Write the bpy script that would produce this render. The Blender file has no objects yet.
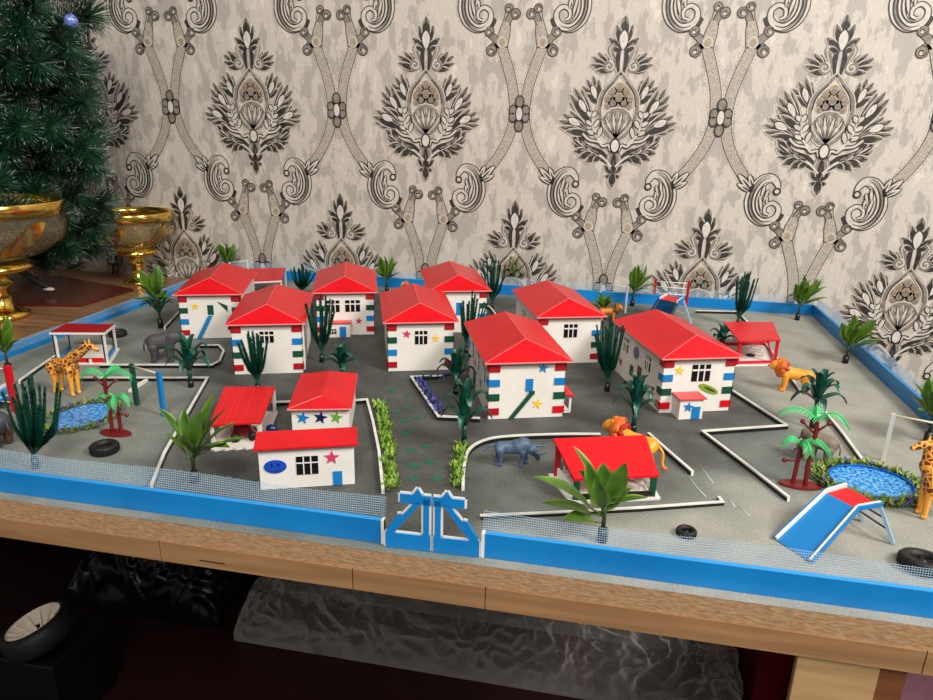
import bpy, bmesh, math, random
from mathutils import Vector, Matrix
PI = math.pi
sc = bpy.context.scene
C = sc.collection
# ---------------------------------------------------------------- camera
R = Vector((0.98075, 0.19406, 0.02178)); U = Vector((-0.08057, 0.30052, 0.95037)); F = Vector((-0.17788, 0.93382, -0.31037))
FPX = 692.8
Z0 = 0.70                       # top of the model board
CZ = Z0 + 0.3134                # camera height
cam = bpy.data.cameras.new('camera'); camo = bpy.data.objects.new('camera', cam); C.objects.link(camo)
cam.sensor_width = 36; cam.lens = FPX / 933 * 36; cam.clip_start = 0.02
m = Matrix.Identity(4)
for i in range(3):
    m[i][0] = R[i]; m[i][1] = U[i]; m[i][2] = -F[i]
m[2][3] = CZ
camo.matrix_world = m
sc.camera = camo

def ray(x, y): return F + R * ((x - 466.5) / FPX) - U * ((y - 350) / FPX)
def at(x, y, z=0.0):            # board-plane point (z above the board) seen at a pixel
    d = ray(x, y); t = (Z0 + z - CZ) / d.z
    return Vector((d.x * t, d.y * t, Z0 + z))
def aty(x, y, Y):               # point on the vertical plane at depth Y
    d = ray(x, y); t = Y / d.y
    return Vector((d.x * t, Y, CZ + d.z * t))
def hgt(bx, by, tx, ty, z=0.0): # height of an upright thing from its base and top
    b = at(bx, by, z); d = ray(tx, ty)
    t = (b.x * d.x + b.y * d.y) / (d.x * d.x + d.y * d.y)
    return CZ + d.z * t - Z0 - z

# ---------------------------------------------------------------- materials
def lin(c):
    r = []
    for v in c:
        v = v / 255.0
        r.append(v / 12.92 if v <= 0.04045 else ((v + 0.055) / 1.055) ** 2.4)
    return (*r, 1)
MATS = {}
def mat(name, rgb, rough=0.5, metal=0.0, rgb2=None, scale=40, bump=0.0, bscale=None, spec=0.5, stretch=None, detail=4, contrast=(0.35, 0.65), trans=0.0, sheen=0):
    if name in MATS: return MATS[name]
    M = bpy.data.materials.new(name); M.use_nodes = True
    nt = M.node_tree; N = nt.nodes; L = nt.links
    b = N['Principled BSDF']
    b.inputs['Base Color'].default_value = lin(rgb); b.inputs['Roughness'].default_value = rough
    b.inputs['Metallic'].default_value = metal; b.inputs['Specular IOR Level'].default_value = spec
    if trans: b.inputs['Transmission Weight'].default_value = trans
    M.diffuse_color = lin(rgb)
    if rgb2 or bump:
        tc = N.new('ShaderNodeTexCoord'); mp = N.new('ShaderNodeMapping')
        L.new(tc.outputs['Object'], mp.inputs['Vector'])
        if stretch: mp.inputs['Scale'].default_value = stretch
    if rgb2:
        n = N.new('ShaderNodeTexNoise'); n.inputs['Scale'].default_value = scale; n.inputs['Detail'].default_value = detail
        L.new(mp.outputs['Vector'], n.inputs['Vector'])
        cr = N.new('ShaderNodeValToRGB')
        cr.color_ramp.elements[0].position = contrast[0]; cr.color_ramp.elements[1].position = contrast[1]
        cr.color_ramp.elements[0].color = lin(rgb); cr.color_ramp.elements[1].color = lin(rgb2)
        L.new(n.outputs['Fac'], cr.inputs['Fac']); L.new(cr.outputs['Color'], b.inputs['Base Color'])
    if bump:
        n2 = N.new('ShaderNodeTexNoise'); n2.inputs['Scale'].default_value = bscale or scale; n2.inputs['Detail'].default_value = 6
        L.new(mp.outputs['Vector'], n2.inputs['Vector'])
        bp = N.new('ShaderNodeBump'); bp.inputs['Strength'].default_value = bump; bp.inputs['Distance'].default_value = 0.001
        L.new(n2.outputs['Fac'], bp.inputs['Height']); L.new(bp.outputs['Normal'], b.inputs['Normal'])
    MATS[name] = M
    return M

WHITE = mat('white_card', (231, 226, 217), 0.45, rgb2=(223, 217, 207), scale=30)
RED = mat('red_card', (214, 14, 26), 0.32, rgb2=(198, 11, 23), scale=25, spec=.3)
DRED = mat('dark_red_card', (168, 12, 28), 0.4)
BLUE = mat('blue_card', (16, 120, 186), 0.38)
GREEN = mat('green_card', (8, 72, 50), 0.45)
BLACK = mat('black_paint', (14, 14, 15), 0.45)
PINK = mat('pink_card', (205, 52, 92), 0.45)
YELLOW = mat('yellow_card', (238, 196, 44), 0.45)
TEAL = mat('teal_card', (30, 120, 160), 0.45)
LGREEN = mat('light_green_card', (96, 160, 52), 0.45)
FENCE = mat('blue_fence', (10, 130, 200), 0.32, rgb2=(6, 116, 186), scale=14)
KERB = mat('kerb_white', (226, 224, 214), 0.5, rgb2=(205, 203, 192), scale=60)
RUBBER = mat('rubber', (16, 16, 17), 0.6, bump=0.3, bscale=400)
LAGAVE = mat('agave_leaf', (8, 62, 50), 0.35, rgb2=(16, 82, 64), scale=60)
LFEATH = mat('feather_leaf', (9, 60, 45), 0.36, rgb2=(20, 84, 64), scale=60)
LBROAD = mat('broad_leaf', (38, 76, 20), 0.33, rgb2=(84, 120, 30), scale=45)
LBROAD2 = mat('broad_leaf_edge', (118, 146, 48), 0.36, rgb2=(58, 98, 26), scale=40)
STEM = mat('plant_stem', (50, 62, 26), 0.5)
POT = mat('black_stem_base', (14, 16, 18), 0.4)
FROND = mat('palm_frond', (60, 190, 110), 0.4)
TRUNK = mat('palm_trunk', (112, 22, 26), 0.35)
GOLD = mat('polished_gold', (244, 200, 96), 0.16, 1.0)
HEDGE = mat('hedge_leaf', (150, 178, 52), 0.6, rgb2=(96, 136, 34), scale=120)
MOSS = mat('moss_leaf', (96, 120, 50), 0.7, rgb2=(150, 158, 84), scale=160)
PURPLE = mat('purple_flower', (62, 44, 130), 0.6, rgb2=(92, 74, 170), scale=150)

# ---------------------------------------------------------------- mesh builder
class MB:
    def __init__(s): s.v = []; s.f = []; s.m = []; s.sm = []
    def add(s, vs, fs, mi=0, smooth=False):
        o = len(s.v); s.v += [Vector(v) for v in vs]
        for f in fs: s.f.append([o + i for i in f]); s.m.append(mi); s.sm.append(smooth)
        return s
    def hexa(s, p, mi=0):       # 8 corners: bottom 4 (ccw), top 4
        return s.add(p, [(3, 2, 1, 0), (4, 5, 6, 7), (0, 1, 5, 4), (1, 2, 6, 5), (2, 3, 7, 6), (3, 0, 4, 7)], mi)
    def box(s, a, b, mi=0):
        x0, y0, z0 = a; x1, y1, z1 = b
        return s.hexa([(x0, y0, z0), (x1, y0, z0), (x1, y1, z0), (x0, y1, z0), (x0, y0, z1), (x1, y0, z1), (x1, y1, z1), (x0, y1, z1)], mi)
    def bar(s, p, q, w, h=None, mi=0, up=(0, 0, 1)):   # square bar between two points
        p = Vector(p); q = Vector(q); h = h or w
        d = (q - p).normalized(); u = Vector(up)
        if abs(d.dot(u)) > 0.95: u = Vector((1, 0, 0))
        x = d.cross(u).normalized() * (w / 2); y = x.cross(d).normalized() * (h / 2)
        return s.hexa([p - x - y, p + x - y, p + x + y, p - x + y, q - x - y, q + x - y, q + x + y, q - x + y], mi)
    def tube(s, pts, r, n=8, mi=0, cap=True, smooth=True):
        pts = [Vector(p) for p in pts]; k = len(pts)
        rs = r if isinstance(r, (list, tuple)) else [r] * k
        prev = None; vs = []
        for i, p in enumerate(pts):
            d = (pts[min(i + 1, k - 1)] - pts[max(i - 1, 0)])
            d = d.normalized() if d.length > 1e-9 else Vector((0, 0, 1))
            if prev is None:
                a = Vector((0, 0, 1)) if abs(d.z) < 0.9 else Vector((1, 0, 0))
                x = d.cross(a).normalized()
            else:
                x = prev - d * prev.dot(d)
                x = x.normalized() if x.length > 1e-6 else d.orthogonal().normalized()
            prev = x; y = d.cross(x)
            for j in range(n):
                t = 2 * PI * j / n
                vs.append(p + (x * math.cos(t) + y * math.sin(t)) * rs[i])
        fs = [(i * n + j, i * n + (j + 1) % n, (i + 1) * n + (j + 1) % n, (i + 1) * n + j) for i in range(k - 1) for j in range(n)]
        if cap: fs += [tuple(range(n - 1, -1, -1)), tuple((k - 1) * n + j for j in range(n))]
        return s.add(vs, fs, mi, smooth)
    def lathe(s, prof, n=32, mi=0, c=(0, 0, 0), smooth=True, close=False):
        vs = []; c = Vector(c); k = len(prof)
        for r, z in prof:
            for j in range(n):
                t = 2 * PI * j / n
                vs.append(c + Vector((r * math.cos(t), r * math.sin(t), z)))
        kk = k if close else k - 1
        fs = [(i * n + j, i * n + (j + 1) % n, ((i + 1) % k) * n + (j + 1) % n, ((i + 1) % k) * n + j) for i in range(kk) for j in range(n)]
        return s.add(vs, fs, mi, smooth)
    def prism(s, poly, z0, z1, mi=0, mi_side=None):
        n = len(poly)
        vs = [(x, y, z0) for x, y in poly] + [(x, y, z1) for x, y in poly]
        s.add(vs, [tuple(range(n - 1, -1, -1)), tuple(range(n, 2 * n))], mi)
        return s.add(vs, [(i, (i + 1) % n, n + (i + 1) % n, n + i) for i in range(n)], mi if mi_side is None else mi_side)
    def wallprism(s, poly, y0, y1, mi=0):   # polygon in x,z thickened along y
        n = len(poly)
        vs = [(x, y0, z) for x, z in poly] + [(x, y1, z) for x, z in poly]
        return s.add(vs, [tuple(range(n)), tuple(range(2 * n - 1, n - 1, -1))] + [((i + 1) % n, i, n + i, n + (i + 1) % n) for i in range(n)], mi)
    def ball(s, c, r, mi=0, nu=12, nv=8):
        c = Vector(c); r = r if isinstance(r, (tuple, list)) else (r, r, r)
        vs = [c + Vector((0, 0, -r[2]))]
        for i in range(1, nv):
            a = -PI / 2 + PI * i / nv
            for j in range(nu):
                t = 2 * PI * j / nu
                vs.append(c + Vector((r[0] * math.cos(a) * math.cos(t), r[1] * math.cos(a) * math.sin(t), r[2] * math.sin(a))))
        vs.append(c + Vector((0, 0, r[2]))); T = len(vs) - 1
        fs = [(0, 1 + (j + 1) % nu, 1 + j) for j in range(nu)]
        for i in range(nv - 2):
            for j in range(nu):
                fs.append((1 + i * nu + j, 1 + i * nu + (j + 1) % nu, 1 + (i + 1) * nu + (j + 1) % nu, 1 + (i + 1) * nu + j))
        fs += [(T, 1 + (nv - 2) * nu + j, 1 + (nv - 2) * nu + (j + 1) % nu) for j in range(nu)]
        return s.add(vs, fs, mi, True)
    def leaf(s, p, q, w, bend=0.0, fold=0.25, up=(0, 0, 1), mi=0, mi_edge=None, n=7, shape=0.9):
        # blade from p to q with a folded midrib, bowed by bend
        p = Vector(p); q = Vector(q); d = q - p; L = d.length; d.normalize()
        u = Vector(up); side = d.cross(u)
        side = side.normalized() if side.length > 1e-3 else Vector((1, 0, 0))
        nrm = side.cross(d).normalized()
        vs = []
        for i in range(n + 1):
            t = i / n
            c = p + d * (L * t) + nrm * (bend * L * 4 * t * (1 - t))
            hw = w / 2 * max(0.02, math.sin(PI * (t ** shape)) ** 0.75)
            e = nrm * (fold * hw)
            vs += [c - side * hw + e, c - side * hw * 0.62 + e * 0.62, c, c + side * hw * 0.62 + e * 0.62, c + side * hw + e]
        me = mi if mi_edge is None else mi_edge
        for i in range(n):
            for j in range(4):
                o = len(s.v)
                s.f.append([o + i * 5 + j, o + i * 5 + j + 1, o + (i + 1) * 5 + j + 1, o + (i + 1) * 5 + j])
                s.m.append(me if j in (0, 3) else mi); s.sm.append(True)
        s.v += vs
        return s
    def strap(s, pts, ws, up=(0, 0, 1), mi=0, fold=0.3):
        pts = [Vector(p) for p in pts]; k = len(pts); vs = []
        for i, p in enumerate(pts):
            d = (pts[min(i + 1, k - 1)] - pts[max(i - 1, 0)]).normalized()
            side = d.cross(Vector(up)); side = side.normalized() if side.length > 1e-3 else Vector((1, 0, 0))
            nr = side.cross(d); w = ws[i] / 2
            vs += [p - side * w + nr * w * fold, p, p + side * w + nr * w * fold]
        return s.add(vs, [(i * 3 + j, i * 3 + j + 1, i * 3 + j + 4, i * 3 + j + 3) for i in range(k - 1) for j in range(2)], mi, True)
    def mesh(s, name, mats):
        me = bpy.data.meshes.new(name)
        me.from_pydata([tuple(v) for v in s.v], [], s.f)
        for mt in (mats if isinstance(mats, (list, tuple)) else [mats]): me.materials.append(mt)
        me.polygons.foreach_set('material_index', s.m); me.polygons.foreach_set('use_smooth', s.sm)
        me.update()
        return me
    def build(s, name, mats, parent=None, loc=None, rz=0, label=None, bevel=0):
        o = bpy.data.objects.new(name, s.mesh(name, mats)); C.objects.link(o)
        if parent: o.parent = parent
        if loc is not None: o.location = loc
        if rz: o.rotation_euler.z = rz
        if label: o['label'] = label
        if bevel:
            b = o.modifiers.new('bevel', 'BEVEL'); b.width = bevel; b.segments = 2; b.limit_method = 'ANGLE'
        return o

def tag(o, label=None, cat=None, group=None, kind=None):
    if label: o['label'] = label
    if cat: o['category'] = cat
    if group: o['group'] = group
    if kind: o['kind'] = kind
    return o
def thing(name, label, cat, loc=(0, 0, 0), rz=0, group=None):
    o = bpy.data.objects.new(name, None); C.objects.link(o)
    o.empty_display_size = 0.02
    o.location = loc; o.rotation_euler = (0, 0, rz)
    return tag(o, label, cat, group)
def rz2(v, a): return Vector((v[0] * math.cos(a) - v[1] * math.sin(a), v[0] * math.sin(a) + v[1] * math.cos(a), v[2] if len(v) > 2 else 0))
def smooth_pts(pts, n=6):
    P = [Vector(p) for p in pts]; out = []
    for i in range(len(P) - 1):
        a = P[max(i - 1, 0)]; b = P[i]; c = P[i + 1]; d = P[min(i + 2, len(P) - 1)]
        for k in range(n):
            t = k / n
            out.append(0.5 * ((2 * b) + (c - a) * t + (2 * a - 5 * b + 4 * c - d) * t * t + (3 * b - a - 3 * c + d) * t ** 3))
    out.append(P[-1])
    return out
def star_poly(cx, cz, r, rot=0, inner=0.42):
    return [(cx + (r if i % 2 == 0 else r * inner) * math.sin(rot + PI * i / 5), cz + (r if i % 2 == 0 else r * inner) * math.cos(rot + PI * i / 5)) for i in range(10)]
# ================================================================ setting: floor and papered wall
WY = 1.344
FLOORM = mat('maroon_floor', (44, 9, 12), 0.5, rgb2=(32, 6, 8), scale=6, bump=0.05, bscale=20)
tag(MB().box((-2.6, -0.6, -0.05), (1.9, WY, 0)).build('floor', FLOORM), kind='structure')

def wallpaper_mat():
    M = bpy.data.materials.new('wallpaper_ground'); M.use_nodes = True
    N = M.node_tree.nodes; L = M.node_tree.links; b = N['Principled BSDF']
    tc = N.new('ShaderNodeTexCoord'); mp = N.new('ShaderNodeMapping'); mp.inputs['Scale'].default_value = (1, 1, 0.42)
    L.new(tc.outputs['Object'], mp.inputs['Vector'])
    n = N.new('ShaderNodeTexNoise'); n.inputs['Scale'].default_value = 42; n.inputs['Detail'].default_value = 7; n.inputs['Roughness'].default_value = 0.62
    L.new(mp.outputs['Vector'], n.inputs['Vector'])
    cr = N.new('ShaderNodeValToRGB'); e = cr.color_ramp.elements
    e[0].position = 0.46; e[0].color = lin((184, 176, 166)); e[1].position = 0.50; e[1].color = lin((212, 202, 189))
    e2 = cr.color_ramp.elements.new(0.60); e2.color = lin((210, 200, 187))
    e3 = cr.color_ramp.elements.new(0.63); e3.color = lin((226, 217, 204))
    L.new(n.outputs['Fac'], cr.inputs['Fac'])
    n2 = N.new('ShaderNodeTexNoise'); n2.inputs['Scale'].default_value = 220; n2.inputs['Detail'].default_value = 3
    L.new(mp.outputs['Vector'], n2.inputs['Vector'])
    mx = N.new('ShaderNodeMixRGB'); mx.blend_type = 'MULTIPLY'; mx.inputs['Fac'].default_value = 0.22
    L.new(cr.outputs['Color'], mx.inputs['Color1']); L.new(n2.outputs['Fac'], mx.inputs['Color2'])
    L.new(mx.outputs['Color'], b.inputs['Base Color'])
    b.inputs['Roughness'].default_value = 0.6
    bp = N.new('ShaderNodeBump'); bp.inputs['Strength'].default_value = 0.25; bp.inputs['Distance'].default_value = 0.001
    L.new(n.outputs['Fac'], bp.inputs['Height']); L.new(bp.outputs['Normal'], b.inputs['Normal'])
    return M
def inkm(name, a, b_, rough=0.45, metal=0.0): return mat(name, a, rough, metal, rgb2=b_, scale=130, contrast=(0.3, 0.7))
WM = [wallpaper_mat(), inkm('print_dark', (32, 29, 26), (66, 60, 53)), inkm('print_mid', (150, 141, 128), (116, 108, 97)),
      inkm('print_light', (214, 207, 194), (190, 182, 168)), inkm('print_white', (222, 217, 208), (198, 191, 180), 0.3),
      inkm('print_tan', (150, 128, 100), (178, 158, 130)), mat('print_ribbon', (188, 178, 163), .45, rgb2=(152, 142, 128), scale=420, contrast=(.42, .6))]
GR, DK, MD, LT, WH, TN, RB = range(7)
class Print:                                     # flat inks laid on the paper, each a hair above the last
    def __init__(s): s.mb = MB(); s.n = 0
    def poly(s, pts, mi, layer):
        y = -0.00025 - 0.0002 * layer
        pts = [(p[0], y, p[1]) for p in pts]
        s.mb.add(pts, [tuple(range(len(pts)))], mi)
    def stroke(s, pts, w, mi, layer, n=5):
        P = smooth_pts([(p[0], p[1], 0) for p in pts], n); k = len(P)
        ws = w if isinstance(w, (list, tuple)) else [w, w]
        a = []; b = []
        for i, p in enumerate(P):
            d = (P[min(i + 1, k - 1)] - P[max(i - 1, 0)]).normalized(); t = i / (k - 1) * (len(ws) - 1)
            j = min(int(t), len(ws) - 2); ww = (ws[j] + (ws[j + 1] - ws[j]) * (t - j)) / 2
            nx, ny = -d.y * ww, d.x * ww
            a.append((p.x + nx, p.y + ny)); b.append((p.x - nx, p.y - ny))
        y = -0.00025 - 0.0002 * layer
        vs = [(x, y, z) for x, z in a] + [(x, y, z) for x, z in b]
        s.mb.add(vs, [(i, i + 1, k + i + 1, k + i) for i in range(k - 1)], mi)
    def ell(s, c, rx, rz, mi, layer, n=16, rot=0):
        s.poly([(c[0] + rx * math.cos(2 * PI * i / n) * math.cos(rot) - rz * math.sin(2 * PI * i / n) * math.sin(rot),
                 c[1] + rx * math.cos(2 * PI * i / n) * math.sin(rot) + rz * math.sin(2 * PI * i / n) * math.cos(rot)) for i in range(n)], mi, layer)
    def leafshape(s, b, t, w, mi, layer, grow=0.0):
        bx, bz = b; tx, tz = t; dx, dz = tx - bx, tz - bz; L = math.hypot(dx, dz); dx /= L; dz /= L
        tx += dx * grow; tz += dz * grow; L += grow
        prof = [(0, 0.18), (0.18, 0.62), (0.4, 0.95), (0.6, 1.0), (0.78, 0.82), (0.92, 0.42), (1, 0)]
        A = [(bx + dx * L * q - dz * (w / 2 + grow) * r, bz + dz * L * q + dx * (w / 2 + grow) * r) for q, r in prof]
        B = [(bx + dx * L * q + dz * (w / 2 + grow) * r, bz + dz * L * q - dx * (w / 2 + grow) * r) for q, r in prof[:-1]]
        s.poly(A + B[::-1], mi, layer)
    def L(s, b, t, w, layer=2):                 # dark acanthus lobe with a pale rim and a grey vein
        s.n += 1; y = layer + (s.n % 8) * .36
        at_ = lambda q: (b[0] + (t[0] - b[0]) * q, b[1] + (t[1] - b[1]) * q)
        s.leafshape(b, t, w, LT, y, w * 0.11); s.leafshape(b, t, w * .98, MD, y + .09)
        s.leafshape(b, at_(.80), w * .92, DK, y + .18); s.leafshape(at_(.55), at_(.97), w * .16, DK, y + .27)
    def W(s, b, t, w, layer=6):                 # white petal
        s.leafshape(b, t, w, DK, layer, w * 0.16); s.leafshape(b, t, w, WH, layer + 1)
        s.leafshape((b[0] * .6 + t[0] * .4, b[1] * .6 + t[1] * .4), (b[0] * .15 + t[0] * .85, b[1] * .15 + t[1] * .85), w * .35, LT, layer + 2)
    def spiral(s, c, r, turns, a0, w, mi, layer, sgn=1):
        n = int(14 * turns)
        s.stroke([(c[0] + r * (1 - 0.85 * i / n) * math.cos(a0 + sgn * 2 * PI * turns * i / n), c[1] + r * (1 - 0.85 * i / n) * math.sin(a0 + sgn * 2 * PI * turns * i / n)) for i in range(n + 1)], [w, w * .6], mi, layer, 2)

COLW, ROWH = 0.355, 0.321
def motif(P, ox, oz):
    k = 0.000529; top = 0.165
    def T(p, s=1): return (ox + s * p[0] * k, oz + top - p[1] * k)
    K = lambda v: v * k
    for s in (-1, 1):
        def L(b, t, w, ly=2): P.L(T(b, s), T(t, s), K(w), ly)
        def W(b, t, w, ly=6): P.W(T(b, s), T(t, s), K(w), ly)
        def S(pts, w, mi, ly): P.stroke([T(p, s) for p in pts], [K(x) for x in w] if isinstance(w, (list, tuple)) else K(w), mi, ly)
        # top plume
        L((4, 95), (27, 28), 22); L((6, 105), (50, 68), 22); L((6, 112), (42, 95), 16)
        S([(26, 88), (40, 104), (26, 138), (8, 182)], [14, 18, 16, 8], MD, 3); S([(32, 92), (42, 106), (30, 138), (12, 180)], [3, 4, 3, 2], LT, 5)
        S([(8, 100), (14, 130), (8, 178)], [8, 16, 6], DK, 4)
        # second cluster
        for t, w in (((58, 116), 20), ((80, 112), 22), ((100, 126), 22), ((102, 150), 20), ((84, 170), 18)): L((34, 172), t, w)
        P.ell(T((40, 156), s), K(20), K(20), MD, 6); P.spiral(T((40, 156), s), K(17), 1.2, PI / 2, K(5), WH, 7, s)
        # third
        for t, w in (((72, 196), 20), ((92, 184), 22), ((112, 196), 22), ((126, 218), 22), ((118, 240), 20)): L((64, 275), t, w)
        W((76, 258), (92, 216), 17)
        # fourth
        for t, w in (((108, 252), 22), ((128, 226), 24), ((152, 222), 26), ((166, 244), 26), ((166, 272), 26), ((150, 300), 24)): L((84, 345), t, w)
        W((106, 302), (132, 262), 18)
        # fifth
        for t, w in (((138, 320), 24), ((162, 298), 24), ((186, 308), 26), ((198, 330), 26), ((194, 352), 24), ((172, 366), 24)): L((92, 372), t, w)
        W((124, 344), (164, 325), 22)
        # onion frame
        S([(0, 176), (26, 206), (54, 240), (64, 284), (56, 330), (46, 362)], [10, 18, 18, 18, 16, 8], MD, 5)
        S([(2, 170), (32, 204), (61, 238), (71, 284), (63, 332)], 3, LT, 6); S([(0, 186), (20, 212), (46, 246), (55, 286), (48, 330)], 3, LT, 6)
        S([(20, 205), (48, 240), (58, 284)], 4, DK, 6)
        # sprigs
        S([(40, 405), (72, 372), (84, 322), (88, 300)], [8, 6, 3, 3], WH, 9)
        for a, b in (((60, 385), (50, 350)), ((68, 374), (98, 362)), ((76, 352), (60, 326)), ((80, 345), (104, 330)), ((84, 320), (72, 298)), ((85, 318), (102, 300))):
            P.leafshape(T(a, s), T(b, s), K(14), DK, 8, K(3)); P.leafshape(T(a, s), T(b, s), K(13), LT, 9)
        # garland
        S([(112, 372), (88, 392), (56, 398), (40, 412), (22, 408), (14, 424), (0, 426)], [16, 14, 16, 14, 14, 14, 14], DK, 8)
        S([(112, 372), (88, 392), (56, 398), (40, 412), (22, 408), (14, 424), (0, 426)], 7, LT, 10)
        # lower leaves
        S([(10, 470), (50, 440), (95, 425), (135, 385)], [16, 34, 36, 12], DK, 2)
        for b, t, w in (((100, 425), (148, 400), 26), ((110, 415), (150, 374), 24), ((105, 410), (128, 366), 22), ((85, 430), (140, 432), 24), ((75, 435), (122, 456), 24), ((55, 440), (96, 470), 24), ((45, 445), (70, 466), 18)): L(b, t, w)
        S([(6, 480), (40, 448), (80, 430), (138, 392)], [6, 8, 6, 3], LT, 6)
        for b, t in (((50, 442), (72, 426)), ((70, 434), (94, 410)), ((92, 424), (116, 394)), ((66, 436), (92, 448)), ((90, 426), (118, 428))):
            P.leafshape(T(b, s), T(t, s), K(9), MD, 6)
        # stem
        S([(4, 425), (14, 455), (6, 490), (0, 545)], [20, 24, 18, 4], MD, 3); S([(2, 440), (6, 480), (0, 530)], [6, 10, 3], DK, 4)
        L((3, 505), (32, 474), 18); L((3, 515), (26, 512), 16)
        S([(16, 440), (20, 460), (12, 490)], 3, LT, 5)
    def T0(p): return T(p, 1)
    P.L(T0((0, 80)), T0((0, 0)), K(30), 2); P.W(T0((0, 104)), T0((0, 46)), K(27), 6)
    P.L(T0((0, 500)), T0((0, 552)), K(26), 5)
    P.poly([T0(p) for p in ((0, 186), (30, 218), (50, 255), (54, 290), (44, 350), (0, 400), (-44, 350), (-54, 290), (-50, 255), (-30, 218))], LT, 1)
    for x, y, r in ((0, 222, 19), (-22, 234, 17), (22, 234, 17), (-36, 256, 17), (36, 256, 17), (-34, 280, 17), (34, 280, 17), (0, 252, 24), (-18, 268, 20), (18, 268, 20), (0, 285, 22)):
        P.ell(T0((x, y)), K(r), K(r), LT, 2); P.ell(T0((x, y)), K(r - 3), K(r - 3), TN, 3); P.ell(T0((x, y + 4)), K(r * .5), K(r * .5), MD, 4)
    P.ell(T0((0, 340)), K(56), K(58), LT, 5); P.ell(T0((0, 340)), K(52), K(54), MD, 6)
    for i in range(-4, 5):
        a = i * 0.30
        P.leafshape(T0((0, 388)), T0((math.sin(a) * 56, 345 - math.cos(a) * 50)), K(16), DK if i % 2 else LT, 7)
        P.leafshape(T0((0, 388)), T0((math.sin(a) * 52, 345 - math.cos(a) * 46)), K(9), LT if i % 2 else MD, 8)
    P.ell(T0((0, 410)), K(18), K(26), DK, 10); P.ell(T0((0, 410)), K(13), K(20), WH, 11)
def ogee(P, ox, oz):
    k = 0.000407
    for s in (-1, 1):
        def T(p): return (ox + s * p[0] * k, oz - p[1] * k)
        K = lambda v: v * k
        def S(pts, w, mi, ly): P.stroke([T(p) for p in pts], [K(x) for x in w] if isinstance(w, (list, tuple)) else K(w), mi, ly)
        def off(pts, d):
            V = smooth_pts([(p[0], p[1], 0) for p in pts], 5); out = []
            for i, p in enumerate(V):
                t = (V[min(i + 1, len(V) - 1)] - V[max(i - 1, 0)]).normalized()
                out.append((p.x - t.y * d, p.y + t.x * d))
            return out
        lower = [(24, -20), (27, 40), (48, 112), (85, 182), (128, 240), (170, 286)]
        upper = [(24, -20), (31, -90), (50, -165), (78, -245), (98, -300)]
        def O(pts, w, mi, ly, e=7):                # inked outline under a fill
            ws = w if isinstance(w, (list, tuple)) else [w, w]
            S(pts, [x + e for x in ws], DK, ly); S(pts, ws, mi, ly + 1)
        for path in (lower, upper):
            O(path, 42, RB, 0, 6)
            for d in (-32, 32):
                V = off(path, d)
                for q in range(0, len(V), 1): P.ell(T(V[q]), K(2.2), K(2.2), MD, 0, 5)
        # forked top of the ribbon with its curls
        O([(92, -280), (80, -340), (70, -390), (66, -425)], [52, 46, 26, 22], RB, 0); O([(76, -360), (58, -400), (40, -420)], [22, 24, 18], MD, 1)
        O([(100, -278), (122, -312), (146, -330)], [34, 26, 22], MD, 1); O([(104, -268), (126, -284), (140, -270)], [26, 22, 20], MD, 1)
        S([(92, -284), (80, -340), (72, -380)], [44, 40, 24], RB, 3)
        for c, r_ in (((34, -412), 20), ((64, -434), 17), ((148, -342), 20), ((136, -264), 22)):
            P.ell(T(c), K(r_ + 3), K(r_ + 3), DK, 3); P.ell(T(c), K(r_ - 1), K(r_ - 1), MD, 4); P.spiral(T(c), K(r_ * .75), 1.1, 0, K(5), DK, 5, s); P.ell(T((c[0] + 3, c[1] + 5)), K(r_ * .3), K(r_ * .3), LT, 6)
        P.ell(T((90, -298)), K(22), K(24), LT, 4); P.ell(T((90, -298)), K(17), K(19), RB, 5); P.ell(T((90, -298)), K(11), K(13), TN, 6)
        for i in range(8): P.ell(T((90 + 19 * math.cos(i * PI / 4), -298 + 21 * math.sin(i * PI / 4))), K(2.5), K(2.5), WH, 6, 6)
        # acanthus scroll at the foot of the ribbon
        for b, t, w in (((176, 304), (104, 232), 26), ((172, 308), (106, 272), 22), ((176, 294), (150, 232), 22)):
            P.leafshape(T(b), T(t), K(w), DK, 3, K(4)); P.leafshape(T(b), T(t), K(w * .8), LT, 4); P.leafshape(T(b), T((b[0] + (t[0] - b[0]) * .7, b[1] + (t[1] - b[1]) * .7)), K(w * .3), DK, 5)
        C1 = [(272, 306), (276, 276), (250, 246), (212, 256), (184, 300), (176, 350), (190, 398), (226, 430), (264, 428), (290, 402), (290, 368), (264, 350), (238, 364), (236, 392), (256, 402)]
        O(C1, [10, 18, 30, 44, 52, 56, 50, 38, 26, 20, 16, 14, 12, 10, 6], LT, 3, 9)
        for d, w0 in ((-15, 7), (0, 8), (14, 7)):
            V = off(C1[1:10], d); n_ = len(V); a_ = int(n_ * .18); P.stroke([T(p) for p in V[a_:int(n_ * .92)]], [K(2), K(w0), K(w0), K(2)], DK, 5, 1)
        V = off(C1[1:10], 7); P.stroke([T(p) for p in V[6:-8]], [K(2), K(9), K(3)], MD, 5, 1)
        P.ell(T((274, 300)), K(17), K(17), DK, 6); P.ell(T((274, 300)), K(9), K(9), LT, 7)
        for a, b, w in (((222, 276), (212, 330), 18), ((240, 292), (226, 344), 16), ((206, 318), (222, 384), 18), ((236, 318), (240, 358), 14)):
            P.leafshape(T(b), T(a), K(w), DK, 7, K(2)); P.leafshape(T(b), T(a), K(w * .6), LT, 8)
        O([(250, 440), (288, 428), (314, 396)], [14, 24, 8], DK, 1)
    def T(p): return (ox + p[0] * k, oz - p[1] * k)
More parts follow.
